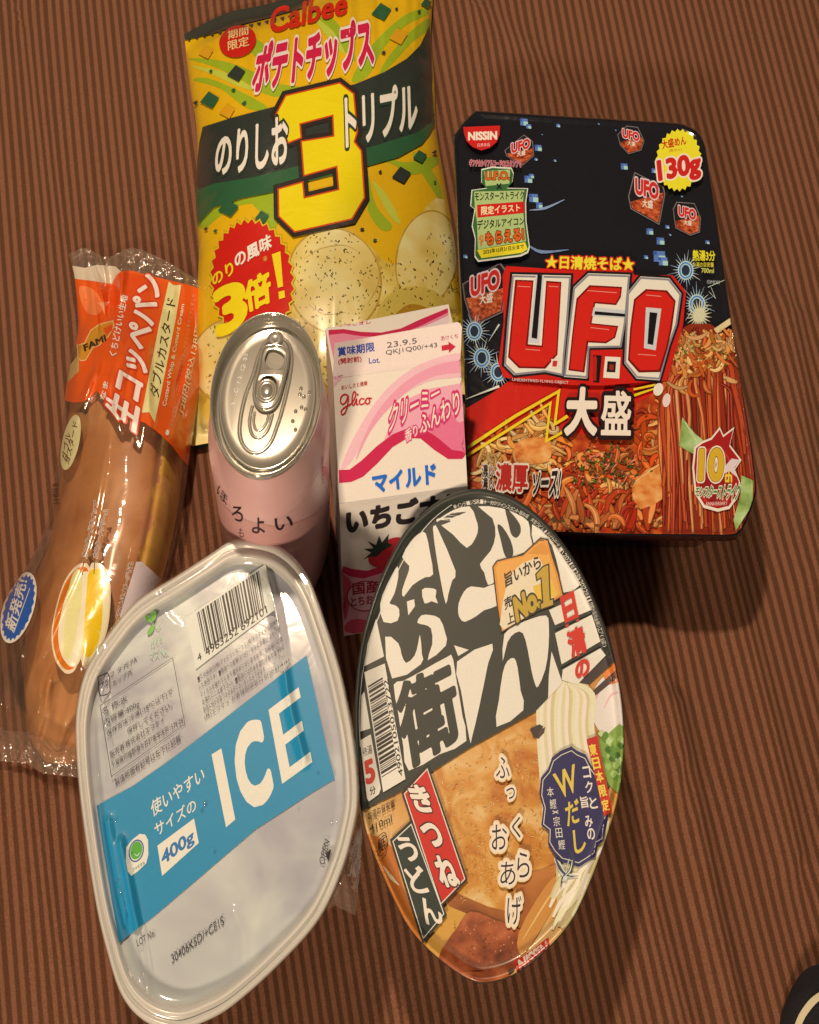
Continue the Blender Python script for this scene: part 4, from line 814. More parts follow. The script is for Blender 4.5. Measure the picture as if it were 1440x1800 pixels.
    A = Art(Vl, Fl, t, 'gloss', None, 20, base=1e-4); A.zoom(340, 520, 2.88); A.begin('embossed_lettering'); silver = al
    for c_, (x, y) in zip('おさけです', [(264, 308), (252, 360), (232, 420), (214, 482), (200, 545)]): A.text(c_, [(x-15, y+18), (x-4, y-22), (x+17, y-14), (x+6, y+26)], pm((236, 226, 200), 'gloss'))
    A.end()
    Vb2, Fb2 = loops_mesh(L, cap_last=False); A = Art(Vb2, Fb2, t, 'paper', None, 10, base=1.5e-4, tol=1e-5, step=3e-5, minedge=2.5); A.zoom(340, 520, 2.88); A.begin('shade_print')
    A.poly([(70, 930), (120, 1030), (190, 1095), (290, 1145), (400, 1166), (520, 1150), (610, 1110), (680, 1030), (686, 1060), (682, 1400), (640, 1590), (300, 1500), (130, 1250)], pm((214, 146, 124), 'paper'))  # darker pink below the arc: shadow on the can put into the colour
    A.begin('label_lettering'); B = (52, 26, 34)
    A.text('ほ', [(118, 1000), (166, 1066), (176, 1020), (126, 956)], B, .0); A.text('ろ', [(196, 1128), (250, 1152), (250, 1070), (192, 1066)], B, .015); A.text('よ', [(296, 1200), (362, 1205), (356, 1126), (300, 1124)], B, .015); A.text('い', [(414, 1190), (504, 1176), (498, 1112), (412, 1130)], B, .015); A.text('も', [(226, 1222), (256, 1224), (252, 1176), (230, 1174)], (110, 70, 66))
    A.begin('small_lettering'); A.text('アルコール分3%', [(652, 960), (648, 818), (660, 812), (664, 950)], (80, 60, 60)); A.end()
build_can()
# ------------------------------------------------------------ cream bun in its wrapper
def build_bun():
    top = cat([(121, 447), (150, 436), (187, 452), (232, 436), (285, 455), (347, 492), (362, 505)], 6); bot = [(-60, 1290), (0, 1338), (46, 1342), (76, 1360), (128, 1366), (175, 1375)]
    right = [(362, 505), (370, 525), (369, 560), (357, 660), (342, 765), (334, 820), (329, 860), (318, 930), (300, 1010), (275, 1110), (235, 1250), (175, 1375)]; left = [(121, 447), (132, 492), (137, 570), (128, 607), (117, 673), (107, 767), (93, 850), (80, 926), (46, 997), (18, 1039), (-10, 1094), (-50, 1180), (-60, 1290)]
    nu, nv = 90, 200; G = coons(top, bot, cat(left, 5), cat(right, 5), nu, nv); U, V = np.meshgrid(np.linspace(-1, 1, nu+1), np.linspace(0, 1, nv+1))
    prof = np.interp(V, [0, .05, .10, .2, .32, .8, .9, .96, 1], [.10, .12, .20, .72, 1, 1, .75, .25, .06]); edge = np.clip(1-np.abs(U)**2.3, 0, 1)**.55
    z = .003+.050*prof*edge; wr = sinnoise(U, V*3, 21, 12, .8, 4)*.0012
    for k in range(110):
        r_ = random.Random(k+5); v0 = r_.choice([r_.uniform(.02, .3), r_.uniform(.8, 1)]); u0 = r_.uniform(-1, 1); a = r_.uniform(-2, 2); w = r_.uniform(.02, .05)
        wr += r_.uniform(-.004, .004)*np.exp(-((U-u0+a*(V-v0))/(w*1.6))**2-((V-v0)/.05)**2)
    z = np.maximum(z+wr*np.clip(edge*2, .2, 1), .0022)
    z += .0018*np.exp(-((U+.22+.1*V)/.05)**2)*np.clip((V-.32)*8, 0, 1)*np.clip((.9-V)*10, 0, 1)
    Vt = ats(G.reshape(-1, 2), z.ravel()); Fc = grid_faces(nu, nv); base = at(170, 920, 0)
    t = thing('wrapped_bun', 'long brown custard cream bun in clear wrapper with an orange printed end', 'bun', base)
    clear = clear_mat('bun_wrapper', .08, .05, (.78, .64, .48), .05, .5, .2, 45); crumple = clear_mat('crumpled_seal', .12, .17, (.80, .66, .54), .14, .75, .9, 150)
    ends = [k for k in range(len(Fc)) if (k//nu)/nv < .085 or (k//nu)/nv > .935 or ((k % nu)/nu < .07 and (k//nu)/nv > .55)]; es = set(ends)
    mesh_obj('clear_wrapper', Vt, [q for k, q in enumerate(Fc) if k not in es], clear, t); mesh_obj('sealed_end_film', Vt, [Fc[k] for k in ends], crumple, t)
    # the bun itself
    nu2, nv2 = 70, 140; bt = cat([(150, 610), (200, 575), (260, 580), (322, 640)], 6); bb = [(52, 1300), (80, 1340), (120, 1345), (165, 1325)]
    bl = [(150, 610), (128, 680), (116, 770), (104, 860), (86, 950), (62, 1020), (46, 1100), (42, 1200), (52, 1300)]; br = [(322, 640), (326, 700), (322, 800), (316, 870), (304, 940), (288, 1010), (262, 1100), (222, 1220), (165, 1325)]
    G2 = coons(bt, bb, cat(bl, 5), cat(br, 5), nu2, nv2); U2, V2 = np.meshgrid(np.linspace(-1, 1, nu2+1), np.linspace(-1, 1, nv2+1))
    z2 = .003+.040*np.clip(1-np.abs(U2)**2.4, 0, 1)**.55*np.clip(1-np.abs(V2)**6, 0, 1)**.5+.0009*sinnoise(U2, V2*2, 8, 10, .5, 3)*(1-U2**2)
    z2 -= .002*np.exp(-((U2-.58)/.05)**2)
    fb = BVHTree.FromPolygons([Vector(v) for v in Vt], tris_of(Fc)); pq = G2.reshape(-1, 2); zf = []
    for d in rays(pq).tolist():
        h = fb.ray_cast(Vector(CAM), d)[0]; zf.append(h[2] if h is not None else .02)
    z2 = np.maximum(np.minimum(z2.ravel(), np.array(zf)-.0035), .001)
    P2 = ats(pq, z2); F2 = grid_faces(nu2, nv2)
    crust = noise_mat('baked_crust', [(164, 88, 36), (194, 114, 54), (214, 140, 78)], 26, .5, .1, 5, bump=.25); cut = noise_mat('soft_cut_side', [(190, 118, 26), (222, 156, 50), (236, 186, 90)], 60, .7, 0, 5, bump=.3)
    mi = [1 if ((k % nu2)/nu2*2-1) > .56+.05*math.sin(k//nu2*.35)+.03*math.sin(k//nu2*.9) else 0 for k in range(len(F2))]
    mesh_obj('bun_bread', P2, F2, [crust, cut], t, True, mi)
    A = Art(Vt, Fc, t, 'film', None, 9, base=1.5e-4, tol=1.1e-5, step=2.6e-5, minedge=2.5); OG, CR, DK = (232, 84, 22), (236, 208, 140), (60, 34, 20); WT = (244, 214, 190)
    A.zoom(0, 420, 3.75); A.begin('orange_print')
    A.poly([(470, 175), (560, 190), (640, 170), (760, 180), (800, 215), (742, 300), (600, 280), (492, 262)], (214, 180, 140)); A.poly([(462, 830), (520, 760), (540, 860), (440, 960)], (206, 160, 90))
    A.poly([(490, 262), (600, 275), (738, 296), (765, 240), (800, 212), (870, 208), (960, 235), (1100, 268), (1250, 305), (1375, 345), (1388, 420), (1380, 600), (1345, 830), (1300, 1080), (1262, 1320), (1240, 1500), (1190, 1440), (1140, 1370), (1060, 1290), (960, 1215), (900, 1190), (790, 1130), (700, 1078), (655, 1020), (636, 1002), (600, 1040), (545, 1075), (480, 1078), (418, 1062), (436, 955), (520, 870), (520, 780), (500, 690), (514, 620), (518, 540), (505, 420)], OG)
    A.poly([(740, 298), (800, 214), (1000, 248), (940, 500), (820, 700), (760, 600), (742, 430)], (224, 74, 20)); A.poly([(520, 320), (610, 330), (680, 430), (640, 500), (560, 470)], (240, 120, 60), 4)
    A.poly([(640, 420), (730, 410), (695, 450), (690, 495), (672, 450)], (244, 150, 96))
    FM = [(512, 702), (560, 690), (600, 605), (655, 565), (742, 543), (748, 575), (712, 640), (650, 700), (610, 715), (562, 795), (535, 800), (518, 780)]
    A.line(FM, 12, (240, 180, 110), closed=True); A.poly(FM, (206, 132, 36)); A.poly([(680, 590), (742, 560), (740, 600), (700, 640)], (226, 74, 20)); A.text('FAMI', [(560, 740), (700, 668), (690, 632), (550, 700)], DK, .04)
    RB = [(1113, 280), (1145, 306), (1195, 302), (1160, 520), (1105, 800), (1065, 1000), (1020, 1212), (985, 1142), (935, 1146), (990, 860), (1050, 560)]
    A.poly(RB, (232, 206, 130))
    A.begin('wrapper_lettering'); A.text('生コッペパン', [(895, 1278), (1078, 250), (918, 228), (690, 1122)], WT, .035, [(.09, (214, 62, 34))], 44)
    A.text('なま', [(690, 1062), (716, 945), (684, 935), (656, 1050)], WT, .02); A.text('くちどけいい生地', [(766, 778), (842, 378), (800, 362), (716, 762)], WT, .02)
    A.text('ダブルカスタード', [(1046, 1056), (1165, 398), (1098, 386), (980, 1016)], DK, .01); A.text('Custard Whip & Custard Cream', [(1102, 1106), (1222, 432), (1194, 428), (1070, 1098)], (240, 206, 160), .02)
    A.text('ミルク風味ホイップクリームとカスタードクリームをサンドしました', [(1142, 1240), (1292, 365), (1268, 360), (1118, 1230)], (236, 150, 100), .0); A.ell(1104, 1276, 12, 20, WT, 8); A.text('128円(税込138円)', [(1218, 1162), (1338, 560), (1290, 545), (1178, 1128)], (240, 196, 140), .015)
    A.begin('oval_sticker'); A.ell(466, 1340, 56, 186, (226, 200, 132), 12); A.text('ダブル', [(452, 1470), (466, 1280), (432, 1272), (402, 1450)], DK, .01); A.text('カスタード', [(456, 1490), (516, 1210), (480, 1200), (424, 1470)], DK, .01)
    A.bars([(352, 1750), (340, 1610), (372, 1600), (388, 1740)], (60, 30, 26), 18, 4)
    A.zoom(0, 850, 3.273); A.begin('cream_illustration')
    L1 = [(484, 455), (430, 480), (372, 560), (330, 680), (300, 820), (298, 920), (320, 1020), (372, 1090), (420, 1085), (446, 1040), (455, 980), (470, 860), (498, 700), (512, 560), (514, 480)]; L2 = [(516, 480), (560, 456), (600, 478), (632, 560), (636, 680), (622, 820), (590, 920), (540, 1010), (500, 1075), (470, 1030), (462, 960), (470, 840), (498, 700)]
    A.poly(L1, (238, 198, 150), 3); A.poly(L2, (238, 198, 150), 3); A.poly(shrinkpx(L1, .93), (222, 110, 24), 3); A.poly([(x+22, y+4) for x, y in shrinkpx(L1, .86)], (244, 222, 160), 3); A.poly(shrinkpx(L2, .9), (240, 220, 150), 3)
    A.poly([(508, 520), (540, 492), (575, 500), (590, 580), (588, 760), (574, 880), (540, 970), (500, 1000), (474, 950), (482, 860), (492, 700), (500, 600)], (240, 184, 20), 3); A.poly([(420, 520), (460, 500), (470, 640), (440, 840), (400, 1000), (365, 980), (372, 820), (390, 640)], (236, 210, 130), 3)
    A.line([(505, 730), (545, 745), (560, 715)], [2, 7, 2], (248, 214, 90), smooth=4); A.line([(540, 840), (570, 850), (575, 880)], [2, 6, 2], (248, 214, 90), smooth=4)
    A.line([(482, 430), (474, 526)], 3.5, DK); A.line([(544, 432), (541, 522)], 3.5, DK)
    A.begin('small_lettering'); hl = [(.11, (240, 196, 160))]
    A.text('カスタードホイップ', [(500, 430), (566, 110), (542, 98), (472, 415)], DK, .02, hl, 30); A.text('カスタードクリーム', [(560, 432), (622, 152), (598, 142), (533, 418)], DK, .02, hl, 30); A.text('イラストはイメージです。', [(690, 800), (768, 455), (744, 444), (662, 785)], DK, .02, hl, 30)
    A.begin('blue_sticker'); A.ell(106, 714, 88, 212, (240, 222, 196), 17); A.burst(106, 714, 80, 200, 22, .09, (24, 86, 150), 17); A.text('新発売!', [(82, 862), (160, 560), (104, 548), (24, 812)], (240, 224, 206), .02); A.line([(78, 860), (172, 600)], 4, (236, 224, 206))
    A.begin('white_tab'); A.poly([(784, 450), (815, 448), (930, 552), (700, 800), (690, 760)], (228, 196, 178)); A.end()
build_bun()
# ------------------------------------------------------------ ice tub
def seg_dist(q, pts):
    L = np.array(pts, float); d = np.full(len(q), 1e9)
    for i in range(len(L)-1):
        a, b = L[i], L[i+1]; e = b-a; t = np.clip(((q-a)@e)/(e@e), 0, 1); d = np.minimum(d, np.hypot(*(q-a-t[:, None]*e).T))
    return d
def build_ice():
    out = cat([(434, 947), (481, 956), (517, 981), (546, 1024), (571, 1092), (600, 1186), (622, 1300), (630, 1394), (624, 1450), (602, 1530), (560, 1618), (484, 1702), (409, 1768), (360, 1796), (307, 1812), (254, 1795), (214, 1750), (188, 1672), (166, 1575), (142, 1412), (133, 1300), (136, 1237), (152, 1176), (188, 1118), (239, 1058), (308, 1014), (373, 972), (402, 953)], 8, True)
    Z = .094; n = 240; O = resamp([tuple(p) for p in out], n); c = O.mean(0)
    t = thing('ice_tub', 'translucent rounded plastic ice tub with a turquoise band and large white letters on its lid', 'ice tub', at(380, 1400, 0))
    frost = bpy.data.materials.new('frosted_plastic'); frost.use_nodes = True; b = frost.node_tree.nodes['Principled BSDF']; b.inputs['Base Color'].default_value = alb((242, 218, 202)); b.inputs['Roughness'].default_value = .32; b.inputs['Alpha'].default_value = .78; b.inputs['Coat Weight'].default_value = .6; b.inputs['Coat Roughness'].default_value = .15; b.inputs['Subsurface Weight'].default_value = .0
    L = [ats(shrinkpx(O, k, c), z) for k, z in ((.985, Z-.009), (1.0, Z-.007), (1.0, Z-.002), (.993, Z), (.98, Z+.0006), (.968, Z-.0004), (.96, Z-.0014), (.952, Z-.0004), (.94, Z+.0008), (.925, Z+.0006), (.915, Z-.001), (.905, Z-.004), (.895, Z-.0055))]
    V, F_ = loops_mesh(L, cap_last=False); mesh_obj('lid_rim', V, F_, frost, t)
    # lid panel, slightly cloudy, lets the inside show through
    m, nn, b, tcn = nodes_mat('cloudy_lid', .45, .0); no = nn.nodes.new('ShaderNodeTexNoise'); no.inputs['Scale'].default_value = 16; no.inputs['Detail'].default_value = 3; no.inputs['Distortion'].default_value = 1.5; nn.links.new(tcn.outputs['Object'], no.inputs['Vector'])
    r = nn.nodes.new('ShaderNodeValToRGB'); r.color_ramp.elements[0].position = .35; r.color_ramp.elements[1].position = .68; r.color_ramp.elements[0].color = alb((192, 177, 167)); r.color_ramp.elements[1].color = alb((228, 214, 203)); nn.links.new(no.outputs[0], r.inputs[0]); nn.links.new(r.outputs[0], b.inputs['Base Color'])
    r2 = nn.nodes.new('ShaderNodeMapRange'); r2.inputs[1].default_value = .3; r2.inputs[2].default_value = .7; r2.inputs[3].default_value = .78; r2.inputs[4].default_value = .95; nn.links.new(no.outputs[0], r2.inputs[0]); nn.links.new(r2.outputs[0], b.inputs['Alpha'])
    L = [ats(shrinkpx(O, k, c), Z-.0055) for k in (.895, .87, .84)]+[ats(shrinkpx(O, k, c), Z-.005) for k in (.82, .6, .4, .2)]
    V, F_ = loops_mesh(L); q = proj(V); mesh_obj('lid_panel', V, F_, m, t)
    rim = L0 = ats(O, Z-.007); cw = rim.mean(0); S = []
    for k, z in ((.97, Z-.009), (.90, .055), (.76, .006), (.74, .0015)): l = cw+(rim-cw)*k; l[:, 2] = z; S.append(l)
    tubm = frost.copy(); tubm.name = 'tub_plastic'; tubm.node_tree.nodes['Principled BSDF'].inputs['Alpha'].default_value = .5
    V, F_ = loops_mesh(S); mesh_obj('tub_wall', V, F_, tubm, t)
    # shrink film over the lid with its ridges
    ks = [1.008, 1.004, .998, .985, .97, .955]+list(np.linspace(.94, .04, 46)); L = [ats(shrinkpx(O, k, c), Z+(-.0046 if k < .89 else .0014-.0060*max(0, (.945-k)/.055) if k < 1 else -.004 if k > 1.005 else 0)) for k in ks]
    V, F_ = loops_mesh(L); q = proj(V); ridge = [([(170, 1140), (182, 1240), (196, 1370)], 5, .0022), ([(190, 1440), (208, 1540), (222, 1620)], 4, .0020), ([(212, 1480), (232, 1580), (254, 1690), (262, 1750)], 6, .0028), ([(468, 1010), (486, 1080), (498, 1160), (512, 1250), (536, 1340)], 6, .0030), ([(545, 1040), (575, 1140), (600, 1260)], 4, .0014), ([(300, 1040), (380, 1000), (430, 975)], 6, .0012), ([(410, 1600), (430, 1650), (425, 1690)], 5, .0014), ([(270, 1040), (290, 1080), (310, 1100)], 4, .001)]
    dz = np.zeros(len(q))
    for pts, w, h in ridge:
        d = seg_dist(q, cat(pts, 6)); dz += h*np.exp(-(d/w)**2)
    V[:, 2] += dz; Vf, Ff = V, F_
    film = clear_mat('shrink_film', .12, .02, (.8, .75, .7), .03, .4, .05, 50); mesh_obj('shrink_film', V, F_, film, t)
    # loose corner of the film
    P = [(618, 1380), (632, 1420), (637, 1470), (634, 1520), (628, 1580), (625, 1610), (605, 1600), (590, 1592), (575, 1600), (585, 1575), (604, 1535), (616, 1470)]
    a = ats(P, [Z-.002, Z-.004, .052, .046, .040, .034, .036, .040, .044, .05, Z-.004, Z-.003]); cc = a.mean(0)+np.array([0, 0, .004]); V2 = np.vstack([a, cc, [(x+cc)/2+np.array([0, 0, .002*(-1)**i]) for i, x in enumerate(a)]]); nP = len(P); F2 = []
    for i in range(nP): j = (i+1) % nP; F2 += [(i, j, nP+1+j, nP+1+i), (nP+1+i, nP+1+j, nP)]
    mesh_obj('film_flap', V2, F2, clear_mat('loose_film', .1, .12, (.8, .72, .66), .10, .6, .6, 120), t)
    A = Art(Vf, Ff, t, 'sleeve', None, 14, base=1e-4, tol=8e-6, step=2e-5, minedge=2.5); BL, WH, K = (28, 130, 154), (232, 214, 200), (44, 38, 40)
    A.zoom(120, 1300, 2.667); A.begin('turquoise_band')
    A.poly([(133, 310), (300, 220), (500, 80), (800, -150), (1117, -395), (1165, -180), (1210, 30), (1250, 185), (1150, 245), (880, 420), (600, 660), (400, 830), (240, 952), (205, 760), (165, 520)], BL)
    A.begin('title_lettering'); WL = (234, 220, 206)
    A.poly([(672, 70), (718, 42), (783, 375), (740, 412)], WL)
    A.text('C', [(834, 336), (956, 243), (892, -92), (766, 8)], WL, .055, (), 60)
    A.poly([(939, -139), (1080, -245), (1090, -198), (988, -122), (1008, -22), (1095, -88), (1104, -42), (1017, 24), (1038, 130), (1135, 58), (1144, 106), (1003, 208)], WL)
    A.begin('band_lettering'); A.text('使いやすい', [(395, 366), (640, 196), (632, 122), (384, 292)], WL, .01); A.text('サイズの', [(414, 456), (602, 330), (592, 272), (400, 396)], WL, .01)
    A.poly([(418, 498), (590, 370), (612, 485), (440, 640)], WL); A.text('400g', [(446, 608), (592, 492), (582, 420), (434, 528)], (36, 108, 150), .03)
    A.poly([(272, 505), (300, 470), (335, 442), (360, 445), (374, 470), (376, 540), (366, 580), (330, 615), (296, 640), (280, 620), (270, 570)], WH); A.ell(319, 522, 35, 54, (30, 90, 140), 12); A.ell(319, 522, 29, 47, WH, 12); A.ell(319, 520, 27, 43, (84, 160, 50), 12); A.line([(310, 535), (322, 545), (335, 530)], [2, 5, 2], (200, 220, 190), smooth=4); A.text('ファミマル', [(303, 622), (360, 584), (358, 570), (300, 606)], (60, 130, 90), .02)
    A.begin('lot_lettering'); A.text('LOT No.', [(325, 972), (410, 918), (404, 888), (318, 940)], K); A.text('30406K5D/+CE1S', [(488, 1052), (732, 866), (724, 824), (480, 1010)], K)
    A.begin('opening_mark')
    A.text('OPEN', [(1200, 592), (1225, 478), (1202, 462), (1175, 576)], K); A.poly([(1204, 532), (1234, 514), (1220, 570)], K)
    A.zoom(120, 930, 2.769); A.begin('barcode_label')
    A.poly([(570, 432), (760, 305), (960, 170), (985, 290), (1004, 395), (820, 530), (622, 682)], (226, 212, 198)); A.bars([(665, 600), (962, 385), (930, 200), (625, 408)], K, 95, 3)
    A.poly([(676, 600), (965, 392), (968, 408), (690, 618)], (226, 212, 198)); A.text('4963252 692101', [(672, 622), (970, 408), (962, 372), (664, 582)], K, .01, res=30); A.text('4', [(632, 645), (650, 632), (644, 600), (626, 612)], K, .01)
    A.begin('small_lettering')
    A.text('フ タ:PE,PA', [(207, 728), (336, 644), (332, 616), (202, 700)], K); A.text('カップ:PS', [(218, 768), (312, 706), (308, 678), (214, 740)], K)
    A.line([(145, 720), (190, 700), (200, 715), (203, 790), (190, 805), (158, 812), (148, 790)], 5, K, closed=True); A.text('プラ', [(155, 778), (198, 752), (194, 728), (152, 752)], K, .03)
    A.line([(155, 860), (508, 626), (568, 950), (210, 1205)], 2.6, K, closed=True)
    for s_, a, b_, h in (('名 称:氷', (168, 908), (290, 840), 34), ('内容量:400g', (178, 962), (348, 866), 34), ('保存方法:冷凍(-18℃以下)で', (190, 1016), (510, 806), 33), ('保存してください。', (290, 1004), (508, 868), 33), ('販売者:株式会社エフケイ', (206, 1118), (470, 942), 33), ('千葉県印旛郡酒々井町墨字木戸1579-29', (213, 1168), (560, 944), 32), ('製造所固有記号は左下に記載', (230, 1254), (550, 1032), 36)):
        A.text(s_, [a, b_, (b_[0]-h*.2, b_[1]-h), (a[0]-h*.2, a[1]-h)], K)
    for i, (s_, xe, ye) in enumerate((('■この商品は(株)ファミリーマートと(株)エフケイが共同開発', 1028, 455), ('した商品です。■商品への衝撃(ぶつけ・ちらかき等)により、上', 1035, 500), ('フィルムが破れてしまう場合がございますので、お取扱いには', 1045, 545), ('水濡れにご注意下さい。■製品には万全を期しておりますが、', 1052, 588), ('製品に何かお気づきの点がございましたら下記まで', 960, 690))):
        x, y = 632+i*7, 744+i*37; A.text(s_, [(x, y), (xe, ye), (xe-5, ye-24), (x-5, y-24)], (50, 44, 44))
    A.text('(株)エフケイ お客様相談窓口 0120-61-4161', [(665, 932), (1078, 650), (1072, 626), (660, 906)], (50, 44, 44))
    A.begin('green_emblem'); GR = (122, 172, 70)
    for a, l, w in (((405, 450), (378, 430), (392, 412)),): pass
    A.poly([(405, 455), (378, 440), (376, 420), (395, 425)], GR, 3); A.poly([(410, 450), (402, 415), (420, 395), (428, 425)], GR, 3); A.poly([(404, 470), (385, 500), (388, 515), (410, 500), (418, 475)], GR, 3); A.line([(412, 455), (432, 490), (448, 470)], 3, GR, smooth=3); A.text('バイオ', [(402, 575), (460, 545), (454, 515), (398, 540)], (150, 186, 110)); A.text('マス No.', [(398, 640), (488, 612), (480, 570), (392, 600)], (176, 196, 150)); A.end()
    # water drops on the film
    V = []; Fc = []; r_ = random.Random(4); bv = BVHTree.FromPolygons([Vector(v) for v in Vf], tris_of(Ff))
    spots = [(361, 1414, 3.2), (356, 1425, 2.4), (232, 1500, 1.6), (378, 1498, 2), (462, 1019, 2), (470, 1030, 1.8), (472, 1047, 1.6), (520, 1010, 1.6), (316, 1085, 1.6), (282, 1047, 2), (583, 1444, 2), (592, 1443, 1.4), (204, 1442, 2), (212, 1572, 2), (205, 1552, 1.6), (482, 1168, 2.2), (478, 1190, 1.6), (560, 1360, 1.8), (448, 1020, 1.2), (525, 1422, 1.4)]
    for x, y, r0 in spots:
        h, nrm, f, d = bv.ray_cast(Vector(CAM), Vector(rays([(x, y)])[0])); r0 *= .00033
        if h is None: continue
        k = len(V)
        for q in range(4):
            for a in range(10): rr = r0*math.cos(q*.45); V.append((h[0]+rr*math.cos(a*.628), h[1]+rr*1.2*math.sin(a*.628), h[2]+.0004+r0*.5*math.sin(q*.45)))
        for q in range(3):
            for a in range(10): j = (a+1) % 10; Fc.append((k+q*10+a, k+q*10+j, k+q*10+10+j, k+q*10+10+a))
        Fc.append(tuple(k+30+a for a in range(10)))
    mesh_obj('water_speck', V, Fc, clear_mat('water', .03, .0, (1, 1, 1), .12, .8), t)
build_ice()
# ------------------------------------------------------------ bowl of udon
def build_bowl():
    out = cat([(830, 861), (865, 864), (909, 880), (960, 920), (1011, 987), (1049, 1064), (1076, 1142), (1092, 1227), (1097, 1299), (1094, 1352), (1086, 1405), (1066, 1473), (1035, 1556), (1004, 1619), (960, 1670), (909, 1710), (858, 1727), (824, 1721), (773, 1686), (722, 1634), (681, 1556), (647, 1471), (632, 1403), (626, 1330), (624, 1250), (630, 1166), (643, 1098), (671, 1014), (712, 936), (756, 893), (790, 872)], 6, True)
    Z = .075; n = 260; O = resamp([tuple(p) for p in out], n); c = O.mean(0); t = thing('noodle_bowl', 'round lidded instant noodle bowl with bold green brush writing over a fried tofu picture', 'noodle bowl', at(850, 1290, 0))
    ks = [(1.0, -.0045), (1.004, -.003), (1.003, -.0012), (.996, -.0002), (.986, .0001), (.976, -.0004), (.966, -.0016), (.956, -.0029), (.946, -.0036), (.936, -.0038)]+[(k, -.0038) for k in np.linspace(.92, .03, 40)]
    V, F_ = loops_mesh([ats(shrinkpx(O, k, c), Z+dz) for k, dz in ks]); q = proj(V); 
    DGR = (54, 54, 44); mesh_obj('paper_lid', V, F_, pm(DGR, 'lid'), t); Vl, Fl = V, F_
    rim = ats(O, Z-.0045); cw = rim.mean(0); S = []
    for k, z in ((.995, Z-.0046), (.99, Z-.008), (.955, Z-.009), (.90, .05), (.80, .012), (.78, .001)): l = cw+(rim-cw)*k; l[:, 2] = z; S.append(l)
    V, F_ = loops_mesh(S); mesh_obj('foam_bowl', V, F_, noise_mat('foam_bowl_white', [(216, 200, 180), (232, 216, 196)], 200, .5), t)
    CM, DG_ = (236, 216, 186), DGR
    A = Art(Vl, Fl, t, 'lid', [tuple(p) for p in shrinkpx(O, .999, c)], 60, base=8e-5)
    A.zoom(620, 860, 2.939); A.begin('food_picture'); to11 = lambda pts: [(x, y+390*2.939) for x, y in pts]   # second enlargement starts 390 px lower
    soup = noise_mat('soup_print', [(176, 100, 30), (214, 146, 66), (232, 184, 116)], 26, .38, .3, 3); A.poly(to11([(20, 530), (250, 415), (600, 195), (945, -5), (1060, -260), (1400, -470), (1450, 1500), (100, 1500)]), soup)
    A.poly(to11([(60, 640), (200, 700), (260, 900), (380, 1150), (330, 1170), (120, 820)]), (196, 104, 34), 4); A.line(to11([(160, 800), (200, 860), (240, 900)]), [4, 18, 4], (236, 208, 160), smooth=4)
    A.poly(to11([(380, 1200), (430, 1060), (520, 1000), (620, 1030), (560, 1110), (480, 1260), (430, 1290)]), (214, 150, 60), 4)
    tofu = noise_mat('fried_tofu_print', [(188, 100, 26), (206, 130, 44), (218, 150, 66), (232, 184, 116)], 62, .38, .3, 8, pos=[.32, .45, .56, .74], dist=1.2)
    side = noise_mat('tofu_side_print', [(128, 60, 18), (176, 96, 34), (200, 120, 50)], 40, .4, .3, 5)
    A.poly(to11([(330, 620), (420, 880), (500, 1010), (700, 1090), (860, 1140), (900, 1110), (1000, 960), (1070, 800), (1060, 560), (900, 860), (600, 900)]), side)
    A.poly(to11([(395, 295), (600, 195), (780, 100), (945, 5), (985, 160), (1000, 400), (1040, 600), (1055, 780), (990, 900), (930, 1000), (865, 1050), (700, 1010), (560, 950), (440, 880), (380, 700), (320, 480)]), tofu, 0)
    r_ = random.Random(5)
    for k in range(900):
        x, y = r_.uniform(400, 1030), r_.uniform(60, 990)
        if y < 310-(x-395)*.54+40 or (y > 880 and x > 940): continue
        a = r_.choice([-.5, .9])+r_.gauss(0, .5); l = r_.uniform(3, 13); c_ = r_.choice([(232, 186, 112), (224, 168, 88), (196, 112, 34), (236, 200, 136), (182, 98, 28)]); A.line([(x-l*math.cos(a), y-l*math.sin(a)+1146.2), (x, y+1146.2+r_.uniform(-3, 3)), (x+l*math.cos(a), y+l*math.sin(a)+1146.2)], [.8, r_.uniform(1.5, 4), .8], c_, step=6e-7)
    A.poly(to11([(850, 880), (980, 820), (1060, 800), (1000, 940), (900, 1080), (850, 1110)]), side, 3)
    pep = noise_mat('meat_print', [(92, 34, 16), (160, 74, 34), (196, 104, 56)], 110, .38, .3, 5); A.poly(to11([(440, 1290), (540, 1120), (610, 1035), (740, 1080), (860, 1130), (862, 1230), (840, 1330), (760, 1400), (560, 1420)]), pep, 3)
    for k in range(70):
        x, y = r_.uniform(520, 840), r_.uniform(1080, 1300); A.line(to11([(x, y), (x+r_.uniform(-8, 8), y+r_.uniform(-10, 10))]), r_.uniform(2, 6), r_.choice([(70, 30, 16), (60, 60, 24), (210, 140, 90)]), step=8e-7)
    A.poly(to11([(860, 1140), (1000, 900), (1080, 840), (1090, 900), (960, 1150), (870, 1260)]), (206, 132, 56), 3); A.line(to11([(880, 1180), (990, 1000), (1060, 900)]), [3, 10, 3], (232, 180, 100), smooth=4)
    # narutomaki slice, udon, spring onion, chopsticks
    A.ell(1420, 1120, 190, 200, (232, 206, 182)); A.line([(1250, 1100), (1300, 1000), (1390, 980)], [6, 16, 6], (226, 160, 150), smooth=5); A.line([(1300, 1130), (1340, 1060), (1400, 1050)], [4, 12, 4], (230, 172, 160), smooth=5)
    A.poly([(1300, 950), (1400, 880), (1420, 960), (1330, 1010)], (226, 120, 50), 3)
    A.poly([(1160, 1010), (1345, 830), (1372, 872), (1195, 1035)], (66, 52, 48)); A.poly([(1225, 1055), (1370, 925), (1380, 965), (1245, 1075)], (76, 58, 50))
    udon = [(232, 212, 160), (240, 222, 176), (224, 200, 144), (244, 228, 190), (214, 188, 130)]
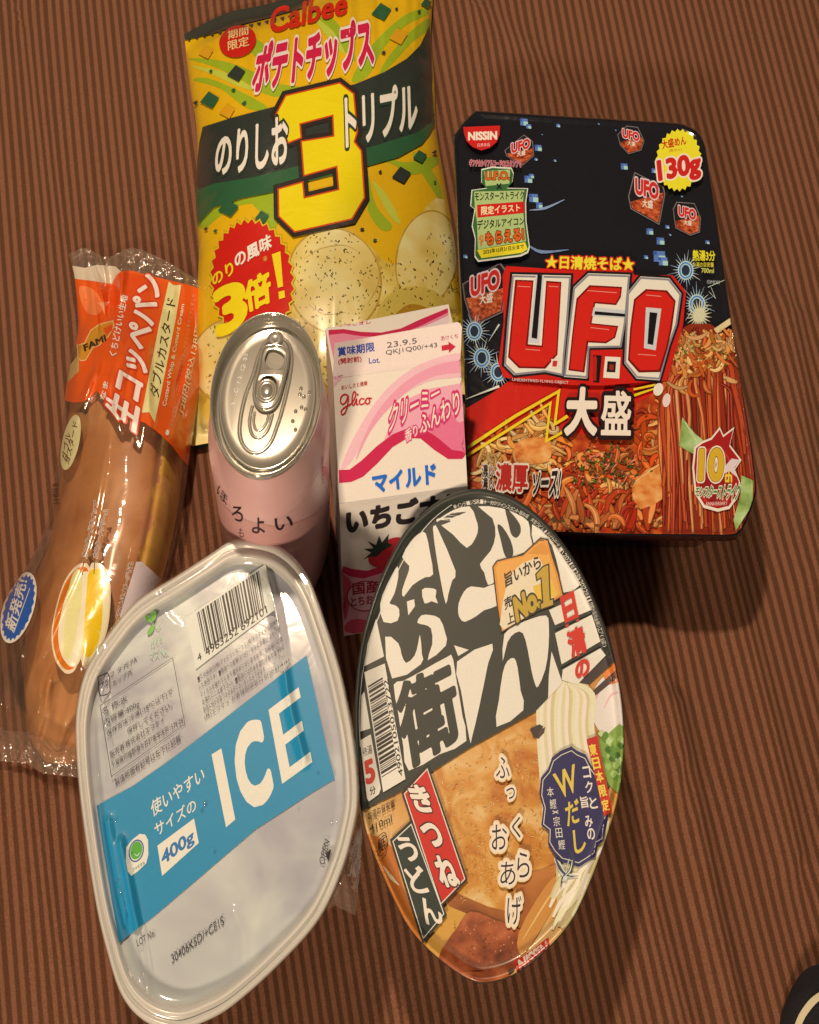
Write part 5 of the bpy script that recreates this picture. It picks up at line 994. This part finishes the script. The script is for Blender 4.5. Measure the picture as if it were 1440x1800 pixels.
    A.poly([(1000, 1010), (1090, 985), (1220, 1010), (1260, 1290), (1290, 1500), (1330, 1700), (1300, 2000), (1230, 2280), (1060, 2260), (1050, 1950), (1000, 1600), (960, 1250)], (206, 176, 112), 0)
    for k in range(16):
        f = k/15; x0 = 985+f*240; xb = 1000+f*300; col_ = udon[k % 5]; A.line([(1090+f*40, 1000), (x0-8+f*20, 1060), (x0-20+f*30, 1250), (xb-20, 1500), (xb, 1750)], [20, 30, 28, 26, 24], col_, smooth=5, step=2e-6); A.line([(x0-2+f*20, 1080), (x0-14+f*30, 1250), (xb-14, 1480)], [1, 5, 1], (250, 238, 210), smooth=4, step=2e-6)
    for k in range(34):
        x = r_.uniform(1070, 1360); y = r_.uniform(1900, 2220); A.line([(x-60, y+60), (x-20, y-20), (x+50, y-90), (x+90, y-190)], [12, 22, 22, 14], r_.choice(udon), smooth=4, step=2e-6)
    A.poly(to11([(915, 92), (965, 68), (985, 100), (940, 138)]), (66, 52, 48)); A.poly([(925, 1248), (965, 1215), (985, 1225), (960, 1290), (930, 1275)], (70, 54, 48)); A.poly([(960, 1250), (995, 1228), (990, 1258), (962, 1288)], (86, 66, 56))
    A.poly(to11([(1275, 160), (1320, 120), (1400, 80), (1410, 400), (1340, 400), (1290, 290)]), (130, 150, 60), 3)
    for k in range(40):
        x, y = r_.uniform(1285, 1400), r_.uniform(110, 390); A.poly(to11([(x-16, y), (x, y-20), (x+18, y-4), (x+4, y+18)]), r_.choice([(96, 130, 44), (160, 178, 90), (190, 200, 130), (70, 100, 36)]), 3, step=1e-6)
    # brush title: cream paper cells between green strokes
    A.begin('brush_title_lettering')
    GP = [(-20, 300), (200, -60), (800, -60), (1200, 200), (1420, 700), (1345, 830), (1160, 1010), (1075, 985), (1005, 1085), (952, 1140), (945, 1150), (600, 1341), (250, 1562), (20, 1676), (-40, 1300)]
    A.poly(GP, DG_)
    cells = [[(432, 164), (455, 148), (520, 108), (604, 88), (636, 150), (648, 200), (636, 250), (590, 303), (520, 235)], [(415, 205), (424, 190), (440, 205), (532, 422), (515, 470), (495, 540), (481, 592), (455, 470), (432, 340)],
             [(648, 88), (770, 98), (850, 128), (908, 168), (918, 240), (930, 310), (880, 328), (800, 362), (740, 380), (732, 420), (740, 470), (700, 494), (680, 430), (658, 386), (712, 320), (738, 240), (722, 150)],
             [(546, 640), (548, 590), (575, 530), (612, 502), (680, 510), (736, 490), (748, 560), (745, 602), (680, 625), (640, 655), (580, 685), (556, 668)], [(928, 180), (1030, 268), (1110, 385), (1178, 492), (1088, 534), (1070, 440), (1030, 290), (985, 256), (940, 296)],
             [(1015, 624), (1094, 588), (1095, 552), (1180, 508), (1236, 622), (1046, 702)], [(1046, 744), (1236, 648), (1280, 786), (1080, 905)], [(1086, 932), (1280, 822), (1308, 858), (1160, 1010), (1080, 985)],
             [(256, 350), (300, 270), (345, 228), (378, 228), (400, 330), (416, 440), (375, 455), (310, 495), (264, 556), (256, 520), (284, 440), (292, 395)], [(142, 592), (170, 510), (205, 440), (232, 398), (236, 450), (216, 540), (190, 588), (215, 598), (240, 620), (232, 680), (160, 686)],
             [(280, 580), (318, 568), (322, 604), (288, 652)], [(358, 520), (395, 510), (432, 520), (428, 555), (440, 590), (408, 578), (372, 590)], [(168, 762), (236, 796), (252, 850), (276, 898), (320, 860), (338, 800), (348, 752), (358, 850), (352, 905), (204, 978)],
             [(334, 690), (355, 652), (400, 650), (450, 668), (478, 740), (482, 808), (388, 884), (412, 800), (405, 720), (370, 700)], [(62, 914), (76, 800), (122, 668), (162, 864)], [(44, 1068), (60, 1046), (92, 1236), (40, 1252)],
             [(524, 806), (600, 830), (546, 862)], [(540, 890), (722, 798), (700, 900), (655, 1120), (616, 1285), (604, 1290), (560, 1040)], [(784, 748), (850, 700), (928, 668), (1000, 652), (1014, 700), (1012, 820), (996, 930), (960, 1018), (944, 1010), (925, 940), (905, 830), (880, 744), (840, 742), (800, 790), (776, 888)],
             [(776, 948), (800, 888), (834, 872), (852, 920), (868, 1040), (882, 1142), (744, 1228), (756, 1090)], [(1028, 838), (1084, 1000), (1010, 1082), (1014, 960)],
             [(212, 1010), (262, 990), (360, 938), (486, 868), (520, 880), (556, 1130), (588, 1300), (448, 1370), (290, 1454), (262, 1330), (236, 1160)], [(520, 1006), (542, 1010), (585, 1280), (560, 1290)]]
    for P in cells: A.poly(P, CM, 0 if len(P) < 7 else 2)
    for P in ([(748, 186), (775, 196), (815, 262), (830, 320), (822, 352), (800, 356), (782, 330), (765, 262)], [(788, 100), (820, 122), (862, 178), (868, 222), (846, 250), (820, 232), (806, 180)]): A.poly(P, DG_, 4)
    A.text('衛', [(280, 1450), (568, 1275), (496, 892), (216, 1030)], DG_, .035, (), 56)
    A.begin('fine_lettering')
    A.line([(40, 1330), (34, 1160), (52, 950), (92, 780), (150, 620), (230, 430), (320, 270), (410, 160), (500, 88), (512, 84)], 4, CM, smooth=4)
    A.follow('※インテージSRI+ カップインスタント麺市場 丼型うどん・そばカテゴリー、2021年12月~2022年11月累計販売金額シェア(全国)', [(520, 92), (640, 64), (760, 78), (870, 122), (960, 184), (1050, 280), (1130, 390), (1195, 510), (1245, 630), (1280, 730), (1304, 818)], 22, CM, gap=1.1)
    A.begin('rank_badge'); BG = [(728, 402), (748, 374), (800, 360), (880, 342), (925, 300), (972, 256), (1006, 264), (1030, 350), (1060, 440), (1085, 548), (930, 640), (772, 734), (752, 610)]
    A.line(BG, 14, (50, 44, 36), closed=True); A.poly(BG, (222, 140, 50)); A.poly(shrinkpx(BG, .93), (236, 160, 70)); A.poly([(760, 700), (780, 560), (812, 440), (880, 380), (960, 350), (1000, 420), (1060, 545), (930, 640), (780, 725)], (236, 206, 160), 0); A.poly([(930, 500), (1030, 470), (1060, 545), (960, 600)], (232, 180, 60)); 
    A.text('旨いから', [(790, 508), (976, 404), (962, 338), (784, 436)], (48, 40, 32), .03); A.text('売', [(788, 625), (826, 600), (818, 545), (782, 568)], (48, 40, 32), .03); A.text('上', [(802, 700), (836, 684), (828, 632), (796, 648)], (48, 40, 32), .03)
    A.text('No.', [(850, 682), (972, 602), (950, 500), (832, 568)], (196, 152, 50), .06, [(.13, (60, 48, 34))], 44); ONE = [(950, 440), (985, 402), (1010, 392), (1018, 575), (1034, 570), (1036, 596), (974, 618), (972, 594), (986, 588), (976, 452), (954, 466)]; A.line(ONE, 14, (60, 48, 34), closed=True); A.poly(ONE, (196, 152, 50))
    A.begin('maker_lettering'); R = (212, 46, 30)
    A.text('日', [(1104, 704), (1166, 672), (1138, 532), (1076, 566)], R, .05); A.text('清', [(1134, 872), (1214, 832), (1184, 704), (1104, 744)], R, .05); A.text('の', [(1160, 984), (1226, 948), (1214, 868), (1146, 908)], R, .05)
    for a_, b_ in (((1015, 622), (1236, 504)),): pass
    A.line([(1046, 722), (1236, 634)], 9, DG_); A.line([(1075, 918), (1290, 800)], 9, DG_)
    A.begin('barcode_print'); A.poly([(60, 946), (166, 900), (273, 1498), (158, 1566)], CM); A.bars([(205, 1468), (86, 1000), (158, 964), (262, 1420)][:4] if 0 else [(150, 1490), (78, 1012), (154, 966), (232, 1440)], (40, 36, 32), 95, 8)
    A.text('4902105033722', [(262, 1478), (182, 980), (160, 988), (240, 1486)], (40, 36, 32), .01)
    A.zoom(620, 1250, 2.939); A.begin('cooking_time_print')
    A.poly([(38, 152), (94, 120), (146, 400), (136, 430), (84, 468), (74, 452)], CM); A.text('熱湯', [(54, 236), (102, 218), (98, 172), (48, 192)], (44, 40, 34), .01); A.text('5', [(74, 376), (116, 358), (101, 250), (60, 266)], (210, 44, 30), .05); A.text('分', [(92, 436), (120, 426), (116, 384), (86, 396)], (44, 40, 34), .02)
    A.text('お湯の目安量', [(80, 562), (220, 492), (214, 454), (76, 524)], (52, 36, 20), .01); A.text('410ml', [(90, 626), (204, 570), (200, 536), (86, 592)], (52, 36, 20), .01)
    A.line([(128, 655), (162, 626), (178, 660), (170, 720), (140, 750), (124, 720)], 4, (60, 40, 24), smooth=3); A.text('紙', [(132, 718), (172, 696), (168, 650), (128, 668)], (52, 36, 20), .02)
    A.begin('title_board')
    RB = [(265, 425), (385, 294), (582, 870), (456, 1002)]; BB = [(205, 668), (302, 578), (475, 1052), (366, 1182)]
    A.line(RB, 22, (40, 44, 36), closed=True); A.poly(RB, (206, 40, 30)); A.line(BB, 22, (40, 44, 36), closed=True); A.poly(BB, (44, 54, 44)); A.line(shrinkpx(RB, .985), 5, CM, closed=True); A.line(shrinkpx(BB, .975), 5, CM, closed=True)
    for c_, p, s_ in zip('きつね', [(352, 452), (412, 640), (486, 828)], [(88, 130), (84, 110), (92, 150)]): A.chars(c_, [p], s_, (244, 222, 190), .045, [(.09, (70, 30, 20))], 0, 40, -26)
    for c_, p, s_ in zip('うどん', [(286, 712), (336, 872), (400, 1032)], [(78, 120), (92, 130), (92, 130)]): A.chars(c_, [p], s_, (244, 222, 190), .028, (), -6, 40, -24)
    A.begin('slogan_lettering')
    for c_, p, s_ in zip('ふっくらおあげ', [(776, 292), (816, 425), (846, 600), (882, 795), (758, 652), (802, 838), (836, 1030)], [(70, 110), (44, 60), (44, 110), (64, 130), (78, 130), (78, 120), (74, 150)]): A.chars(c_, [p], s_, (40, 30, 24), .0, [(.15, (240, 204, 150)), (.09, (246, 222, 180))], 0, 36)
    A.begin('stock_badge'); NV = [(972, 345), (1010, 300), (1030, 240), (1075, 205), (1130, 182), (1160, 205), (1205, 225), (1230, 275), (1262, 320), (1290, 400), (1302, 470), (1318, 540), (1305, 610), (1300, 670), (1265, 690), (1255, 750), (1210, 780), (1170, 805), (1120, 790), (1080, 780), (1040, 740), (1010, 690), (1012, 620), (975, 590), (985, 500), (965, 430)]
    A.poly(NV, (46, 42, 78), 0); A.line(shrinkpx(NV, .93), 4, (226, 206, 170), closed=True)
    GD = (226, 186, 70); A.text('W', [(1076, 452), (1162, 410), (1146, 276), (1036, 330)], GD, .02); A.text('だ', [(1110, 596), (1176, 570), (1164, 452), (1096, 480)], GD, .02); A.text('し', [(1150, 740), (1206, 716), (1196, 600), (1138, 620)], GD, .02)
    for c_, p in zip('コクと旨みの', [(1210, 316), (1222, 392), (1244, 474), (1198, 470), (1220, 570), (1232, 635)]): A.chars(c_, [p], (38, 58), (240, 222, 200), .02, (), -8)
    for c_, p in zip('本鰹×宗田鰹', [(1022, 418), (1036, 480), (1048, 522), (1054, 570), (1066, 630), (1080, 690)]): A.chars(c_, [p], (34, 50 if c_ != '×' else 18), (236, 220, 204), .0, (), -6)
    for s_ in (-1, 1): A.poly([(1090+s_*10, 880), (1085-s_*22, 820), (1080-s_*40, 760), (1092-s_*20, 780), (1102-s_*4, 830), (1130+s_*20, 850), (1110, 862)], (212, 204, 190), 2)
    A.line([(1075, 910), (1085, 860), (1120, 830), (1140, 770), (1120, 705)], [3, 8, 16, 18, 4], (60, 58, 70), smooth=4); A.line([(1165, 852), (1110, 850), (1070, 810), (1042, 740)], [3, 8, 16, 3], (70, 66, 80), smooth=4); A.line([(1086, 862), (1122, 826), (1136, 770)], [2, 7, 3], (226, 220, 206), smooth=4)
    A.poly([(1208, 146), (1262, 126), (1342, 520), (1300, 545)], (196, 44, 26))
    for c_, p in zip('東日本限定', [(1242, 200), (1258, 270), (1276, 338), (1292, 412), (1306, 486)]): A.chars(c_, [p], (36, 58), (240, 196, 70), .03, (), -12)
    A.begin('maker_mark'); A.poly([(836, 1290), (920, 1240), (1012, 1168), (1022, 1236), (950, 1300), (880, 1362), (850, 1350)], (210, 38, 28)); A.text('NISSIN', [(868, 1346), (1012, 1244), (1000, 1190), (856, 1290)], (244, 220, 196), .05); A.poly([(800, 1340), (832, 1325), (836, 1345), (812, 1366)], (60, 36, 24)); A.end()
build_bowl()
# ------------------------------------------------------------ dark garment at the corner
def build_garment():
    top = cat([(1392, 1736), (1412, 1708), (1440, 1694), (1520, 1668), (1620, 1660)], 6); bot = [(1372, 1980), (1470, 1990), (1620, 2000)]; left = cat([(1392, 1736), (1376, 1775), (1368, 1820), (1364, 1880), (1372, 1980)], 6); right = [(1620, 1660), (1640, 1800), (1620, 2000)]
    nu = nv = 60; G = coons(top, bot, left, right, nu, nv); U, V = np.meshgrid(np.linspace(0, 1, nu+1), np.linspace(0, 1, nv+1))
    z = .003+.03*np.clip(U*2.2, 0, 1)**.5*np.clip(V*2.4, 0, 1)**.5+.0014*sinnoise(U, V, 3, 8, 1, 4)*np.clip(U*6, 0, 1)*np.clip(V*6, 0, 1)
    Vt = ats(G.reshape(-1, 2), z.ravel()); Fc = grid_faces(nu, nv); t = thing('knit_garment', 'black garment edge with a curved cream stripe lying on the bedcover', 'garment', at(1450, 1800, 0))
    mesh_obj('black_fabric', Vt, Fc, noise_mat('black_knit', [(20, 18, 20), (34, 30, 32)], 900, .9, bump=.6), t)
    A = Art(Vt, Fc, t, 'matte', None, 5, base=4e-4); A.begin('cream_stripe'); A.line([(1398, 1830), (1404, 1800), (1418, 1774), (1440, 1752), (1480, 1735), (1540, 1725)], [11, 12, 13, 12, 12], (236, 204, 150), smooth=6); A.end()
build_garment()
